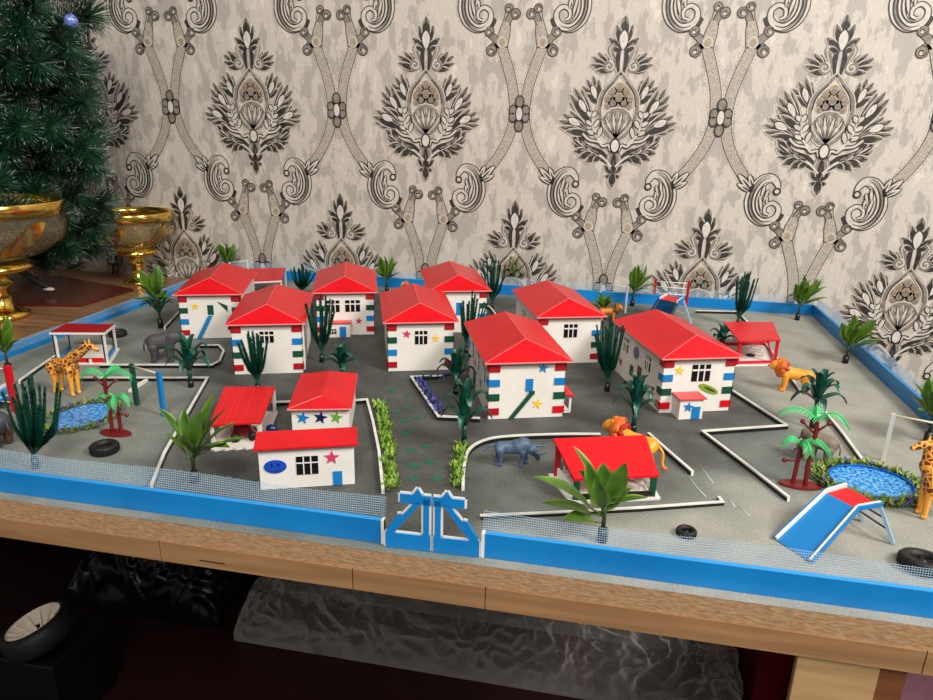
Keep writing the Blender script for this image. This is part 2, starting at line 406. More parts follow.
    for x, y, r1, r2 in ((0, -50, 22, 30), (0, 50, 22, 30), (-28, -14, 20, 26), (28, -14, 20, 26), (-28, 14, 20, 26), (28, 14, 20, 26)):
        P.ell(T((x, y)), r1 * k, r2 * k, DK, 7); P.ell(T((x * 1.05, y * 1.05)), r1 * .7 * k, r2 * .7 * k, MD, 8)
    P.ell(T((0, 0)), 19 * k, 34 * k, DK, 9); P.ell(T((0, 0)), 14 * k, 28 * k, WH, 10)

P = Print()
GX, GZ = -0.877, CZ + 0.0195                     # a diamond of the pattern
for n in range(-1, 3):
    for kx in range(-3, 5):
        ox = GX + (kx + (0.5 if n % 2 else 0)) * COLW; oz = GZ - n * ROWH
        ogee(P, ox, oz)
        motif(P, ox + COLW / 2, oz)
P.mb.add([(-2.6, 0, 0), (1.9, 0, 0), (1.9, 0, 2.5), (-2.6, 0, 2.5), (-2.6, .1, 0), (1.9, .1, 0), (1.9, .1, 2.5), (-2.6, .1, 2.5)],
         [(0, 1, 2, 3), (5, 4, 7, 6), (1, 5, 6, 2), (4, 0, 3, 7), (3, 2, 6, 7), (4, 5, 1, 0)], 0)
tag(P.mb.build('wall_back', WM, loc=(0, WY, 0)), 'beige wallpapered wall printed with grey and white damask ornaments', kind='structure')
# ================================================================ table
TZ = Z0 - 0.019                                   # table top surface
TF = 0.437                                        # front of table and board
def woodmat(name, a, b_, rough=0.4, stretch=(3, 40, 40), scale=3.0):
    return mat(name, a, rough, rgb2=b_, scale=scale, stretch=stretch, detail=8, contrast=(0.3, 0.7), bump=0.08, bscale=scale * 2)
OAK = woodmat('oak_laminate', (164, 124, 84), (134, 98, 64)); OAKP = woodmat('oak_leg', (190, 156, 112), (166, 130, 88))
OAKD = woodmat('brown_laminate', (128, 80, 48), (104, 62, 36)); CHIP = mat('chipboard_edge', (186, 148, 108), 0.8, rgb2=(144, 108, 74), scale=320, bump=0.5, bscale=400, stretch=(.5, 1, 1.4), contrast=(.25, .75))
OAKT = woodmat('table_top_wood', (158, 118, 84), (104, 74, 50), 0.3)
table = thing('table', 'long wooden table standing against the papered wall under the model', 'table', (0, 0, 0))
tt = MB()
for i in range(5): tt.box((-1.9, TF + 0.002 + i * 0.18, TZ - 0.018), (0.408, TF + 0.002 + i * 0.18 + 0.1785, TZ))
tt.build('tabletop', OAKT, table)
xs = [-1.9, at(169, 545, -.03).x, at(358, 572, -.03).x, at(488, 590, -.03).x, at(916, 652, -.03).x, 0.408]
for i in range(5):
    e = MB().box((xs[i] + .0004, TF - 0.001, TZ - 0.0185), (xs[i + 1] - .0004, TF + 0.0018, TZ + 0.0004))
    if i == 1: e.box((at(205, 551, -.028).x, TF - .0014, TZ - .0125), (at(233, 551, -.028).x, TF - .0008, TZ - .0118), 1)
    e.build('edge_band', [OAK, BLACK], table)
lx0, lx1 = 0.161, 0.2152
lg = MB().box((lx0, TF + 0.003, 0), (lx1, TF + 0.009, TZ - 0.018)); lg.build('leg', OAKP, table, bevel=.0008)
MB().box((lx1 + .0005, TF + 0.006, 0), (lx1 + 0.0185, TF + 0.05, TZ - 0.018)).build('leg', OAKD, table)
for x in (-1.75, -1.3): MB().box((x, TF + 0.3, 0), (x + .06, TF + .36, TZ - 0.018)).build('leg', OAKP, table)
MB().box((-1.75, 1.24, 0), (-1.69, 1.30, TZ - .018)).build('leg', OAKP, table)
MB().box((0.27, 1.24, 0), (0.32, 1.30, TZ - .018)).build('leg', OAKP, table)

# ================================================================ the model board: sanded ground with sprayed dark roads
BX0, BX1, BY0, BY1 = -0.802, 0.405, TF, 1.325
def pip(x, y, poly):
    c = False; j = len(poly) - 1
    for i in range(len(poly)):
        xi, yi = poly[i].x, poly[i].y; xj, yj = poly[j].x, poly[j].y
        if (yi > y) != (yj > y) and x < (xj - xi) * (y - yi) / (yj - yi) + xi: c = not c
        j = i
    return c
ZONES = [  # paint tone, outline
    (0.62, [(690, 300), (815, 312), (960, 420), (960, 640), (480, 560), (480, 520), (722, 505), (690, 475), (640, 440), (740, 400), (700, 330)]),
    (0.05, [(160, 380), (215, 350), (230, 290), (400, 292), (640, 305), (700, 330), (735, 385), (790, 430), (745, 470), (690, 475), (640, 440), (640, 510), (480, 520), (478, 556), (385, 545), (150, 505)]),
    (0.18, [(470, 450), (600, 437), (655, 440), (722, 503), (600, 512), (476, 517)]),
    (0.30, [(702, 434), (786, 428), (840, 460), (820, 490), (787, 501)]),
    (0.46, [(-60, 500), (150, 505), (165, 455), (210, 378), (70, 378), (-60, 440)]),
    (0.40, [(-30, 390), (60, 345), (190, 285), (215, 345), (220, 366), (60, 366)]),
]
ZP = [(t, [at(*p) for p in pl]) for t, pl in ZONES]
NX, NY = 150, 110
ton = [[0.5] * (NX + 1) for _ in range(NY + 1)]
for j in range(NY + 1):
    for i in range(NX + 1):
        x = BX0 + (BX1 - BX0) * i / NX; y = BY0 + (BY1 - BY0) * j / NY
        for t, pl in ZP:
            if pip(x, y, pl): ton[j][i] = t
for _ in range(5):
    ton = [[sum(ton[jj][ii] for jj in (max(j - 1, 0), j, min(j + 1, NY)) for ii in (max(i - 1, 0), i, min(i + 1, NX))) / 9 for i in range(NX + 1)] for j in range(NY + 1)]
def ground_mat():
    M = bpy.data.materials.new('sprayed_ground'); M.use_nodes = True
    N = M.node_tree.nodes; L = M.node_tree.links; b = N['Principled BSDF']
    at_ = N.new('ShaderNodeAttribute'); at_.attribute_name = 'paint'
    tc = N.new('ShaderNodeTexCoord')
    n = N.new('ShaderNodeTexNoise'); n.inputs['Scale'].default_value = 26; n.inputs['Detail'].default_value = 8
    n2 = N.new('ShaderNodeTexNoise'); n2.inputs['Scale'].default_value = 520; n2.inputs['Detail'].default_value = 3
    for q in (n, n2): L.new(tc.outputs['Object'], q.inputs['Vector'])
    a1 = N.new('ShaderNodeMath'); a1.operation = 'MULTIPLY_ADD'; a1.inputs[1].default_value = 0.40; L.new(n.outputs['Fac'], a1.inputs[0])
    s1 = N.new('ShaderNodeMath'); s1.operation = 'SUBTRACT'; L.new(at_.outputs['Fac'], s1.inputs[0]); s1.inputs[1].default_value = 0.20
    L.new(s1.outputs[0], a1.inputs[2])
    a2 = N.new('ShaderNodeMath'); a2.operation = 'MULTIPLY_ADD'; a2.inputs[1].default_value = 0.46; L.new(n2.outputs['Fac'], a2.inputs[0])
    s2 = N.new('ShaderNodeMath'); s2.operation = 'SUBTRACT'; L.new(a1.outputs[0], s2.inputs[0]); s2.inputs[1].default_value = 0.23
    L.new(s2.outputs[0], a2.inputs[2])
    cr = N.new('ShaderNodeValToRGB'); e = cr.color_ramp.elements
    e[0].position = 0.0; e[0].color = lin((64, 64, 60)); e[1].position = 0.8; e[1].color = lin((168, 164, 152))
    e2 = e.new(0.4); e2.color = lin((114, 119, 111))
    L.new(a2.outputs[0], cr.inputs['Fac']); L.new(cr.outputs['Color'], b.inputs['Base Color'])
    b.inputs['Roughness'].default_value = 0.75
    bp = N.new('ShaderNodeBump'); bp.inputs['Strength'].default_value = 0.35; bp.inputs['Distance'].default_value = 0.0006
    L.new(n2.outputs['Fac'], bp.inputs['Height']); L.new(bp.outputs['Normal'], b.inputs['Normal'])
    return M
board = thing('model_board', 'thick chipboard slab on the table carrying the model village, sprayed grey', 'model base', (0, 0, Z0))
g = MB(); vs = []
for j in range(NY + 1):
    for i in range(NX + 1): vs.append((BX0 + (BX1 - BX0) * i / NX, BY0 + (BY1 - BY0) * j / NY, 0))
g.add(vs, [(j * (NX + 1) + i, j * (NX + 1) + i + 1, (j + 1) * (NX + 1) + i + 1, (j + 1) * (NX + 1) + i) for j in range(NY) for i in range(NX)], 0)
go = g.build('painted_ground', ground_mat(), board)
ca = go.data.attributes.new('paint', 'FLOAT', 'POINT')
ca.data.foreach_set('value', [ton[j][i] for j in range(NY + 1) for i in range(NX + 1)])
MB().box((BX0, BY0, -0.0185), (BX1, BY1, -0.0004)).build('slab', CHIP, board)
GDOT = mat('green_paint_dot', (22, 84, 62), 0.7, rgb2=(34, 96, 74), scale=200)
for px, py, w in ((411, 450, 11), (426, 446, 10), (414, 466, 13), (429, 462, 11), (437, 479, 12), (406, 433, 11), (404, 421, 10), (410, 408, 10), (398, 412, 9), (391, 391, 9), (417, 418, 8), (386, 401, 7), (414, 479, 11), (400, 378, 7), (392, 372, 6), (409, 395, 7)):
    c = at(px, py); r = (at(px + w / 2, py) - at(px - w / 2, py)).length / 2
    MB().prism([(c.x + r * math.cos(i * PI / 8) * (1 + .1 * math.sin(i * 3 + px)), c.y + r * 0.8 * math.sin(i * PI / 8)) for i in range(16)], 0.00005, 0.0004).build('painted_spot', GDOT, board)
for pl in (((685, 472), (697, 488), (706, 497)), ((700, 466), (713, 483)), ((738, 506), (745, 513), (750, 516)), ((728, 499), (735, 507))):
    MB().tube([at(*p) - Vector((0, 0, Z0)) + Vector((0, 0, .0003)) for p in pl], 0.0004, 5).build('glue_thread', KERB, board)

# ================================================================ fences with wire mesh
FX0, FX1, FY0, FY1 = -0.772, 0.3825, 0.449, 1.302
WIRE = mat('mesh_wire', (168, 196, 216), 0.5)
FCAP = mat('fence_top_edge', (40, 146, 214), 0.4)
def fence(a, b, label, h=0.0205, mesh_h=0.0165, seed=0, lean=0.0, caps=()):
    a = Vector((a[0], a[1], 0)); b = Vector((b[0], b[1], 0)); Ln = (b - a).length; ang = math.atan2(b.y - a.y, b.x - a.x)
    t = thing('fence', label, 'fence', (a.x, a.y, Z0), ang, 'blue card fences round the board')
    MB().box((0, -0.002, 0.0003), (Ln, 0.002, h)).build('rail', FENCE, t)
    MB().box((0, -0.0021, h), (Ln, 0.0021, h + .0006)).build('top_edge', FCAP, t)
    for cx in caps: MB().box((cx - .0012, -.0026, .0003), (cx + .0012, .0026, h + .0008)).build('end_cap', WHITE, t)
    w = MB(); p = 0.0017; r = 0.00011; rnd = random.Random(seed)
    n = int(Ln / p); y0 = .0026 if lean >= 0 else -.0026
    for i in range(n):
        x = i * p + 0.0004
        dz = 0.0012 * math.sin(i * .05 + seed) + rnd.uniform(-.0006, .0006)
        w.bar((x, y0, h * .45), (x + 0.0005 * math.sin(i * .11), y0 + lean, h + mesh_h + dz), 2 * r)
    k = int(mesh_h / p)
    for j in range(1, k + 1):
        z = h + j * p; pts = [(q * Ln / 24, y0 + lean * j / k, z + .0012 * math.sin(q * Ln / 24 / p * .05 + seed) * j / k) for q in range(25)]
        for q in range(24): w.bar(pts[q], pts[q + 1], 2 * r)
    w.build('wire_mesh', WIRE, t)
    return t
gl = at(384, 545).x; gr_ = at(481, 557).x
fence((FX0, FY0), (gl, FY0), 'front blue fence left of the gate, with pale wire mesh on top', seed=1, lean=.004, caps=(gl - FX0 - .0012,))
fence((gr_, FY0), (FX1, FY0), 'front blue fence right of the gate, with pale wire mesh on top', mesh_h=.0145, seed=2, lean=.004, caps=(.0012,))
fence((FX0, FY1), (FX1, FY1), 'back blue fence along the foot of the papered wall', h=.0185, mesh_h=.014, seed=3)
fence((FX0, FY0 + .003), (FX0, FY1 - .003), 'blue fence on the side of the board next to the gold bowls', h=.0155, mesh_h=.004, seed=4, lean=-.001)
fence((FX1, FY0 + .003), (FX1, FY1 - .003), 'blue side fence of the board opposite the gold bowls, by two lone leafy plants', h=.019, mesh_h=.014, seed=5, lean=-.002)

# ---------------------------------------------------------------- gate
ga = at(385, 546); gb = at(480, 557)
gate = thing('gate', 'blue two-leaf model gate with white edges between the front fences', 'gate', (ga.x, ga.y, Z0), math.atan2(gb.y - ga.y, gb.x - ga.x))
GW = (gb - ga).length / 2
def leafgate(s):
    f = MB(); X = lambda u: GW + s * u * GW           # u 0 at the middle, 1 at the outer end
    def plate(pl, y0=-.0015, y1=.0015):
        pl = [(X(u), v * 1.13) for u, v in pl]
        if s < 0: pl = pl[::-1]
        f.wallprism([(x, z) for x, z in pl], y0, y1, 0)
        n = len(pl)                                    # white cut edges along the top
        for i in range(n):
            a = pl[i]; b = pl[(i + 1) % n]
            if abs(b[0] - a[0]) > 1e-5 or abs(b[1] - a[1]) > 1e-5:
                mx = ((a[0] + b[0]) / 2, (a[1] + b[1]) / 2); cxm = sum(p[0] for p in pl) / n; cz = sum(p[1] for p in pl) / n
                if mx[1] > cz + .0002 or abs(b[0] - a[0]) < .0006: f.bar((a[0], 0, a[1]), (b[0], 0, b[1]), .0034, .0007, 1, up=(0, 1, 0))
    plate([(.03, .0003), (.98, .0003), (.98, .012), (.03, .012)])
    plate([(.06, .012), (.18, .012), (.18, .040), (.06, .040)])
    plate([(.02, .036), (.66, .036), (.66, .0425), (.40, .0425), (.30, .0475), (.20, .0425), (.02, .0425)])
    plate([(.80, .012), (.98, .012), (.72, .0265), (.64, .027), (.66, .0245), (.36, .037), (.22, .037)])
    f.build('gate_leaf', [FENCE, WHITE], gate)
leafgate(-1); leafgate(1)

# ---------------------------------------------------------------- kerbs: white-topped strips with black sides
def kerb(label, pts, w=.0028, h=.0055, z=0.0, sm=False):
    P = [at(*p) for p in pts]
    if sm: P = smooth_pts(P, 6)
    o = P[0].copy(); b = MB(); k = len(P); rows = []
    for i, p in enumerate(P):
        d1 = (P[i] - P[i - 1]).normalized() if i else (P[1] - P[0]).normalized()
        d2 = (P[i + 1] - P[i]).normalized() if i < k - 1 else d1
        n1 = Vector((-d1.y, d1.x, 0)); n2 = Vector((-d2.y, d2.x, 0)); nn = (n1 + n2).normalized()
        s = w / 2 / max(.4, nn.dot(n1)); q = p - o
        rows.append((q + nn * s, q - nn * s))
    H = Vector((0, 0, h)); e = Vector((0, 0, .0002))
    vs = []
    for a, c in rows: vs += [a + e, c + e, c + H, a + H]
    fs = []; ms = []
    for i in range(k - 1):
        A = i * 4; B = A + 4
        b.add(vs, [(A + 3, A + 2, B + 2, B + 3)], 0)
        for q in (0, 1):
            a0, a1 = vs[A + q], vs[B + q]; t0, t1 = vs[A + 3 - q], vs[B + 3 - q]; h0, h1 = a0.lerp(t0, .72), a1.lerp(t1, .72)
            b.add([a0, a1, h1, h0], [(3, 2, 1, 0) if q == 0 else (0, 1, 2, 3)], 1); b.add([h0, h1, t1, t0], [(3, 2, 1, 0) if q == 0 else (0, 1, 2, 3)], 0)
    b.add(vs, [(0, 1, 2, 3), (len(vs) - 1, len(vs) - 2, len(vs) - 3, len(vs) - 4)], 0)
    t = b.build('kerb', [KERB, BLACK], loc=o)
    return tag(t, label, 'kerb', 'white topped kerbs of the model roads', 'thing')
kerb('kerb slanting from the giraffe up to the small flat roofed shelter', [(20, 384), (38, 371), (57, 358)])
kerb('long straight kerb behind the giraffe with a rounded end below the grey elephant', [(100, 368), (160, 368), (212, 368), (220, 364), (224, 354), (219, 348), (200, 348)], w=.003)
kerb('kerb cornering behind the blue goal post and coming down to the front net', [(72, 381), (140, 381), (208, 381), (165, 457), (152, 490)])
kerb('short white kerb between the red canopy and the little gabled shed', [(272, 406), (293, 405)])
kerb('kerb turning by the gabled shed and running down beside the long hedge', [(352, 404), (367, 403), (373, 425), (379, 455), (383, 494)])
kerb('curved kerb that swings round the blue grey bull', [(463, 491), (464, 472), (469, 454), (485, 444), (510, 440), (560, 438), (600, 438)], sm=True)
kerb('kerb passing the lion behind the gazebo', [(648, 437), (668, 455), (692, 476)])
kerb('long low kerb in front of the gazebo with a hooked end', [(480, 519), (550, 516), (640, 511), (722, 505), (718, 500)], h=.004)
kerb('zigzag kerb from the porch house round the brown elephant', [(726, 390), (786, 429), (702, 435), (745, 468), (788, 502)])
kerb('kerb behind the red framed shelter running past the lion', [(695, 313), (738, 314), (770, 352), (800, 394)])
kerb('straight kerb pointing at the oval pond', [(823, 413), (843, 438), (863, 466)])
kerb('kerb around the purple flower bed by the palms', [(442, 379), (411, 380), (424, 399), (438, 420), (480, 422)])
kerb('small hooped kerb behind the central red roof', [(477, 322), (482, 311), (489, 309), (497, 319)], sm=True)
kerb('short kerb beside the corner house near the grey elephant', [(165, 330), (186, 307)])
# ================================================================ two-storey houses
HA = math.radians(19.5)
E1 = Vector((math.cos(HA), math.sin(HA), 0)); E2 = Vector((-math.sin(HA), math.cos(HA), 0))
HW, HD, HH = 0.0855, 0.150, 0.0668
GLASSB = mat('black_window', (12, 13, 16), 0.25)
ROOFE = mat('roof_paper_edge', (234, 140, 136), 0.5)
GREYBAND = mat('pale_grey_band', (196, 192, 182), 0.5)  # grey band round the wall tops just below the roof
def hip_roof(parent, w, d, h0, hr, s, name='roof'):
    b = MB(); x = w / 2; y = d / 2; t = .0016
    lo = [(-x, -y, h0), (x, -y, h0), (x, y, h0), (-x, y, h0)]
    hi = [(a, c, z + t) for a, c, z in lo]
    A = (0, -y + s, h0 + hr); B = (0, y - s, h0 + hr)
    b.add(lo, [(3, 2, 1, 0)], 0)
    b.add(lo + hi, [(i, (i + 1) % 4, 4 + (i + 1) % 4, 4 + i) for i in range(4)], 1)
    b.add(hi + [A, B], [(0, 1, 4), (1, 2, 5, 4), (2, 3, 5), (3, 0, 4, 5)], 0)
    for p, q in ((hi[0], A), (hi[1], A), (A, B)): b.bar(p, q, .0004, .0004, 1)
    return b.build(name, [RED, ROOFE], parent)
class House:
    def __init__(s, label, el, er, z=0.0655, name='model_house', w=HW, d=HD, h=HH, ctr=None):
        if ctr is None:
            a = at(*el, z); b = at(*er, z); mid = (a + b) / 2; ctr = mid + E2 * (d / 2 + .0065)
        s.w, s.d, s.h = w, d, h
        s.t = thing(name, label, 'model house', (ctr.x, ctr.y, Z0 + .0002), HA, 'white model houses with red roofs')
        MB().box((-w / 2, -d / 2, 0), (w / 2, d / 2, h)).build('walls', WHITE, s.t)
        b = MB(); b.box((-w / 2 - .0004, -d / 2 - .0004, h - .0075), (w / 2 + .0004, d / 2 + .0004, h - .0002)); b.build('grey_band', GREYBAND, s.t)
    def P(s, face, u, v, out=0.0):
        if face == 'f': return Vector((-s.w / 2 + u * s.w, -s.d / 2 - out, v * s.h))
        if face == 'l': return Vector((-s.w / 2 - out, s.d / 2 - u * s.d, v * s.h))
        return Vector((s.w / 2 + out, -s.d / 2 + u * s.d, v * s.h))
    def plate(s, name, face, poly, mats, out=.0007, base=0.0003, parent=None):
        b = MB(); n = len(poly); V = [s.P(face, u, v, base) for u, v in poly] + [s.P(face, u, v, out) for u, v in poly]
        b.add(V, [tuple(range(n, 2 * n))] + [(i, (i + 1) % n, n + (i + 1) % n, n + i) for i in range(n)])
        return b.build(name, mats, parent or s.t)
    def star(s, face, u, v, r, m, rot=0, label=None, six=False):
        W = s.w if face == 'f' else s.d
        o = s.plate('star_sticker', face, [(u + x / W, v + z / s.h) for x, z in star_poly(0, 0, r, rot)][::-1], m)
        if label: o['label'] = label
        return o
    def rect(s, name, face, u0, v0, u1, v1, m, out=.0007):
        return s.plate(name, face, [(u0, v0), (u1, v0), (u1, v1), (u0, v1)], m, out)
    def window(s, face, u0, v0, u1, v1, cols=3):
        b = MB()
        def q(a, c, e, f, o, mi):
            V = [s.P(face, a, c, o), s.P(face, e, c, o), s.P(face, e, f, o), s.P(face, a, f, o)]
            V2 = [s.P(face, a, c, .0002), s.P(face, e, c, .0002), s.P(face, e, f, .0002), s.P(face, a, f, .0002)]
            b.add(V2 + V, [(4, 5, 6, 7), (0, 1, 5, 4), (1, 2, 6, 5), (2, 3, 7, 6), (3, 0, 4, 7)], mi)
        q(u0, v0, u1, v1, .0006, 0); du = (u1 - u0); bw = du * .07
        for i in range(1, cols): q(u0 + du * i / cols - bw / 2, v0, u0 + du * i / cols + bw / 2, v1, .0012, 1)
        vm = v0 + (v1 - v0) * .68; bh = (v1 - v0) * .05
        q(u0, vm - bh, u1, vm + bh, .0011, 1)
        return b.build('window', [GLASSB, WHITE], s.t)
    def corner(s, side, cols, v_top=.955, hv=.118, gap=.253, wu=.135, lap=.05):
        for i, c in enumerate(cols):
            if c is None: continue
            m = {'r': DRED, 'R': RED, 'b': BLUE, 'g': GREEN}[c]
            v1 = v_top - i * gap; v0 = v1 - hv
            b = MB(); t = .0012
            if side == 'l': b.box((-s.w / 2 - t, -s.d / 2 - t, v0 * s.h), (-s.w / 2 + wu * s.w, -s.d / 2 + .0001, v1 * s.h)); b.box((-s.w / 2 - t, -s.d / 2 - t, v0 * s.h), (-s.w / 2 + .0001, -s.d / 2 + lap * s.d * 1.4, v1 * s.h))
            elif side == 'r': b.box((s.w / 2 - wu * s.w, -s.d / 2 - t, v0 * s.h), (s.w / 2 + t, -s.d / 2 + .0001, v1 * s.h)); b.box((s.w / 2 - .0001, -s.d / 2 - t, v0 * s.h), (s.w / 2 + t, -s.d / 2 + lap * s.d * 1.4, v1 * s.h))
            elif side == 'bl': b.box((-s.w / 2 - t, s.d / 2 - lap * s.d * 1.4, v0 * s.h), (-s.w / 2 + .0001, s.d / 2 + t, v1 * s.h))
            elif side == 'br': b.box((s.w / 2 - .0001, s.d / 2 - lap * s.d * 1.4, v0 * s.h), (s.w / 2 + t, s.d / 2 + t, v1 * s.h))
            b.build('corner_block', m, s.t)
    def roof(s, hr=.0215, sb=.023): hip_roof(s.t, s.w + .013, s.d + .013, s.h, hr, sb)
    def porch(s, u0, u1, v1, dep, door, star=None, win=None):
        x0 = -s.w / 2 + u0 * s.w; x1 = -s.w / 2 + u1 * s.w; y0 = -s.d / 2 - dep; y1 = -s.d / 2 - .0003; H = v1 * s.h
        p = MB().box((x0, y0, 0), (x1, y1, H)).build('porch', WHITE, s.t)
        MB().box((x0 - .002, y0 - .0025, H), (x1 + .002, y1, H + .0016)).build('porch_roof', mat('salmon_card', (226, 72, 76), .4), p)
        a, b_ = x0 + door[0] * (x1 - x0), x0 + door[1] * (x1 - x0)
        MB().box((a, y0 - .0006, 0.0005), (b_, y0, H * door[2])).build('door', BLUE, p)
        if star:
            MB().wallprism([(x0 + star[0] * (x1 - x0) + px, star[1] * H + pz) for px, pz in star_poly(0, 0, star[2], .1)], y0 - .001, y0 - .0001).build('star_sticker', BLUE, p)
        if win:
            w = MB().box((x0 + win[0] * (x1 - x0), y0 - .0006, win[2] * H), (x0 + win[1] * (x1 - x0), y0, win[3] * H))
            for i in (1, 2):
                xx = x0 + (win[0] + (win[1] - win[0]) * i / 3) * (x1 - x0); w.box((xx - .0004, y0 - .0011, win[2] * H), (xx + .0004, y0, win[3] * H), 1)
            zz = (win[2] * .4 + win[3] * .6) * H; w.box((x0 + win[0] * (x1 - x0), y0 - .0011, zz - .0004), (x0 + win[1] * (x1 - x0), y0, zz + .0004), 1)
            w.build('window', [GLASSB, WHITE], p)
        return p
    def stair(s, p, q, m, w=.045):
        du = w; return s.plate('stair', 'f', [(p[0] - du, p[1]), (p[0] + du, p[1]), (q[0] + du, q[1]), (q[0] - du, q[1])], m, .003)

# the house in the far corner by the elephant
h = House('corner house nearest the gold bowls, with a blue stair up to a dark green door', (175, 297), (240, 296)); h.roof()
h.corner('l', 'rgbr'); h.corner('r', 'rgbr')
h.star('f', .26, .735, .0062, YELLOW, .1); h.rect('door', 'f', .46, .54, .56, .76, GREEN, .0008)
h.stair((.28, .01), (.50, .52), BLUE, .035)
h.plate('shutter', 'f', [(.63, .84), (.79, .60), (.80, .74)], GREEN)
w = MB()
for i in range(14):
    a = i * 2.4; r = .0012 + .0034 * (i / 14) ** .5
    c = h.P('f', .83 + r * math.cos(a) / HW, .26 + r * math.sin(a) / HH, .002); w.ball(c, .0016, 0 if i % 3 else 1, 6, 4)
w.build('wreath', [mat('wreath_red', (120, 20, 30), .5), GREEN], h.t)
w = MB().tube([h.P('f', .82 + .05 * math.cos(a * PI / 6), .44 + .065 * math.sin(a * PI / 6), .001) for a in range(13)], .0003, 5); w.build('wreath_wire', mat('grey_wire', (150, 150, 150), .4), h.t)
h.window('r', .2, .5, .35, .75)
# H2
h = House('house before the corner house, its front bare but for one black window', (224, 327), (306, 326)); h.roof()
h.corner('l', 'rbgr'); h.corner('r', 'rbgr'); h.window('f', .40, .63, .60, .85, 3)
h.window('r', .25, .5, .4, .75); h.window('r', .6, .5, .75, .75)
w = h.plate('drain_pipe', 'r', [(.05, .02), (.08, .02), (.08, .9), (.05, .9)], WHITE, .003)
# H3
h = House('house at the back with two upper black windows and a pink star beside its porch', (311, 295), (378, 294)); h.roof()
h.corner('l', 'rgbr'); h.corner('r', 'rgbr'); h.window('f', .17, .55, .40, .82); h.window('f', .50, .55, .76, .82)
h.star('f', .73, .33, .0058, PINK, .1); h.window('r', .3, .5, .5, .75); h.star('r', .7, .4, .006, PINK)
h.porch(.16, .58, .33, .012, (.55, .82, .75), None, (.1, .42, .25, .6))
# H4
h = House('middle house with a pink star and a yellow star beside one black window', (384, 325), (458, 324)); h.roof()
h.corner('l', 'rgbr'); h.corner('r', 'rgbr'); h.star('f', .285, .76, .0062, PINK, .15); h.window('f', .41, .55, .60, .82); h.star('f', .73, .66, .006, YELLOW, .1)
h.window('r', .3, .5, .45, .75)
# H5
a = at(418, 272, HH); c5 = a + E1 * (HW / 2 + .0105) + E2 * .010 - E2 * (HD / 2 + .0065)
h = House('rearmost house by the wall, partly hidden, with a blue upper door', None, None, ctr=c5); h.roof()
h.corner('r', 'rgbr'); h.corner('l', 'rgbr'); h.rect('door', 'f', .44, .42, .58, .72, BLUE); h.window('f', .15, .5, .32, .75)
h.star('f', .62, .16, .007, mat('orange_card', (236, 116, 40), .45))
# H6
h = House('big front house with a green stair up to a blue door under a star', (485, 367), (573, 363)); h.roof()
h.corner('l', 'rbgr', wu=.14); h.corner('r', 'rbgR', wu=.14)
h.rect('door', 'f', .48, .48, .58, .70, BLUE); h.stair((.30, .01), (.565, .455), GREEN, .03)
h.plate('landing', 'f', [(.53, .44), (.60, .44), (.60, .49), (.53, .49)], GREEN, .003)
h.star('f', .70, .885, .0066, TEAL, .1); h.star('f', .65, .25, .0066, YELLOW, .2)
for u in (.22, .5, .78): h.window('l', u - .05, .52, u + .05, .78)
h.star('l', .36, .5, .006, PINK); h.star('l', .64, .35, .006, TEAL); h.rect('door', 'l', .3, .02, .4, .3, GREEN)
h.corner('bl', 'rbgr')
p = MB().box((HW / 2, -.066, .0003), (HW / 2 + .012, -.036, .0012)).build('side_porch', WHITE, h.t)
b = MB(); b.add([(HW / 2, -.069, .024), (HW / 2 + .015, -.069, .0205), (HW / 2 + .015, -.033, .0205), (HW / 2, -.033, .030), (HW / 2, -.069, .0255), (HW / 2 + .015, -.069, .022), (HW / 2 + .015, -.033, .022), (HW / 2, -.033, .0315)],
      [(3, 2, 1, 0), (4, 5, 6, 7), (0, 1, 5, 4), (1, 2, 6, 5), (2, 3, 7, 6), (3, 0, 4, 7)]); b.build('porch_roof', RED, p)
for y in (-.065, -.038): MB().box((HW / 2 + .010, y - .001, .0012), (HW / 2 + .0125, y + .001, .0215)).build('post', WHITE, p)
MB().box((HW / 2 + .0002, -.060, .0012), (HW / 2 + .003, -.042, .019)).build('door', DRED, p)
# H7
h = House('house behind the big front house, with one black window high on a plain wall', (540, 320), (604, 318)); h.roof()
h.corner('l', 'rgbr'); h.corner('r', [None, 'b', 'g', 'r'][0:4]); h.window('f', .40, .56, .62, .84)
h.window('l', .3, .5, .42, .75); h.window('l', .6, .5, .72, .75)
# H8
h = House('house with a yellow star and a starred porch box beside the red framed shelter', (660, 362), (746, 359)); h.roof()
h.corner('l', 'rbgR'); h.corner('r', 'rbgR')
h.star('f', .22, .775, .0062, YELLOW, .1); h.window('f', .40, .57, .66, .87)
def ellp(u, v, ru, rv, rot, W, Hh, n=18): return [(u + (ru * math.cos(a) * math.cos(rot) - rv * math.sin(a) * math.sin(rot)) / W, v + (ru * math.cos(a) * math.sin(rot) + rv * math.sin(a) * math.cos(rot)) / Hh) for a in [2 * PI * i / n for i in range(n)]]
h.plate('oval_sticker', 'f', ellp(.665, .42, .0135, .0042, -.42, HW, HH), mat('olive_card', (132, 150, 40), .45), .001)
h.plate('oval_core', 'f', ellp(.68, .415, .008, .0014, -.42, HW, HH), mat('dark_olive', (60, 70, 24), .45), .0013)
h.plate('yellow_sticker', 'f', ellp(.545, .30, .0050, .0034, -.3, HW, HH), mat('lemon_card', (214, 206, 40), .45), .0009)
h.porch(.17, .50, .36, .020, (.52, .88, .62), (.36, .62, .0062))
h.window('l', .18, .55, .28, .82); h.window('l', .66, .55, .76, .82)
h.plate('round_window', 'l', ellp(.46, .70, .0082, .0075, 0, HD, HH), mat('navy_card', (40, 70, 120), .4), .0009)
h.star('l', .14, .28, .0060, DRED); h.star('l', .84, .22, .0060, DRED); h.corner('bl', 'r'); 
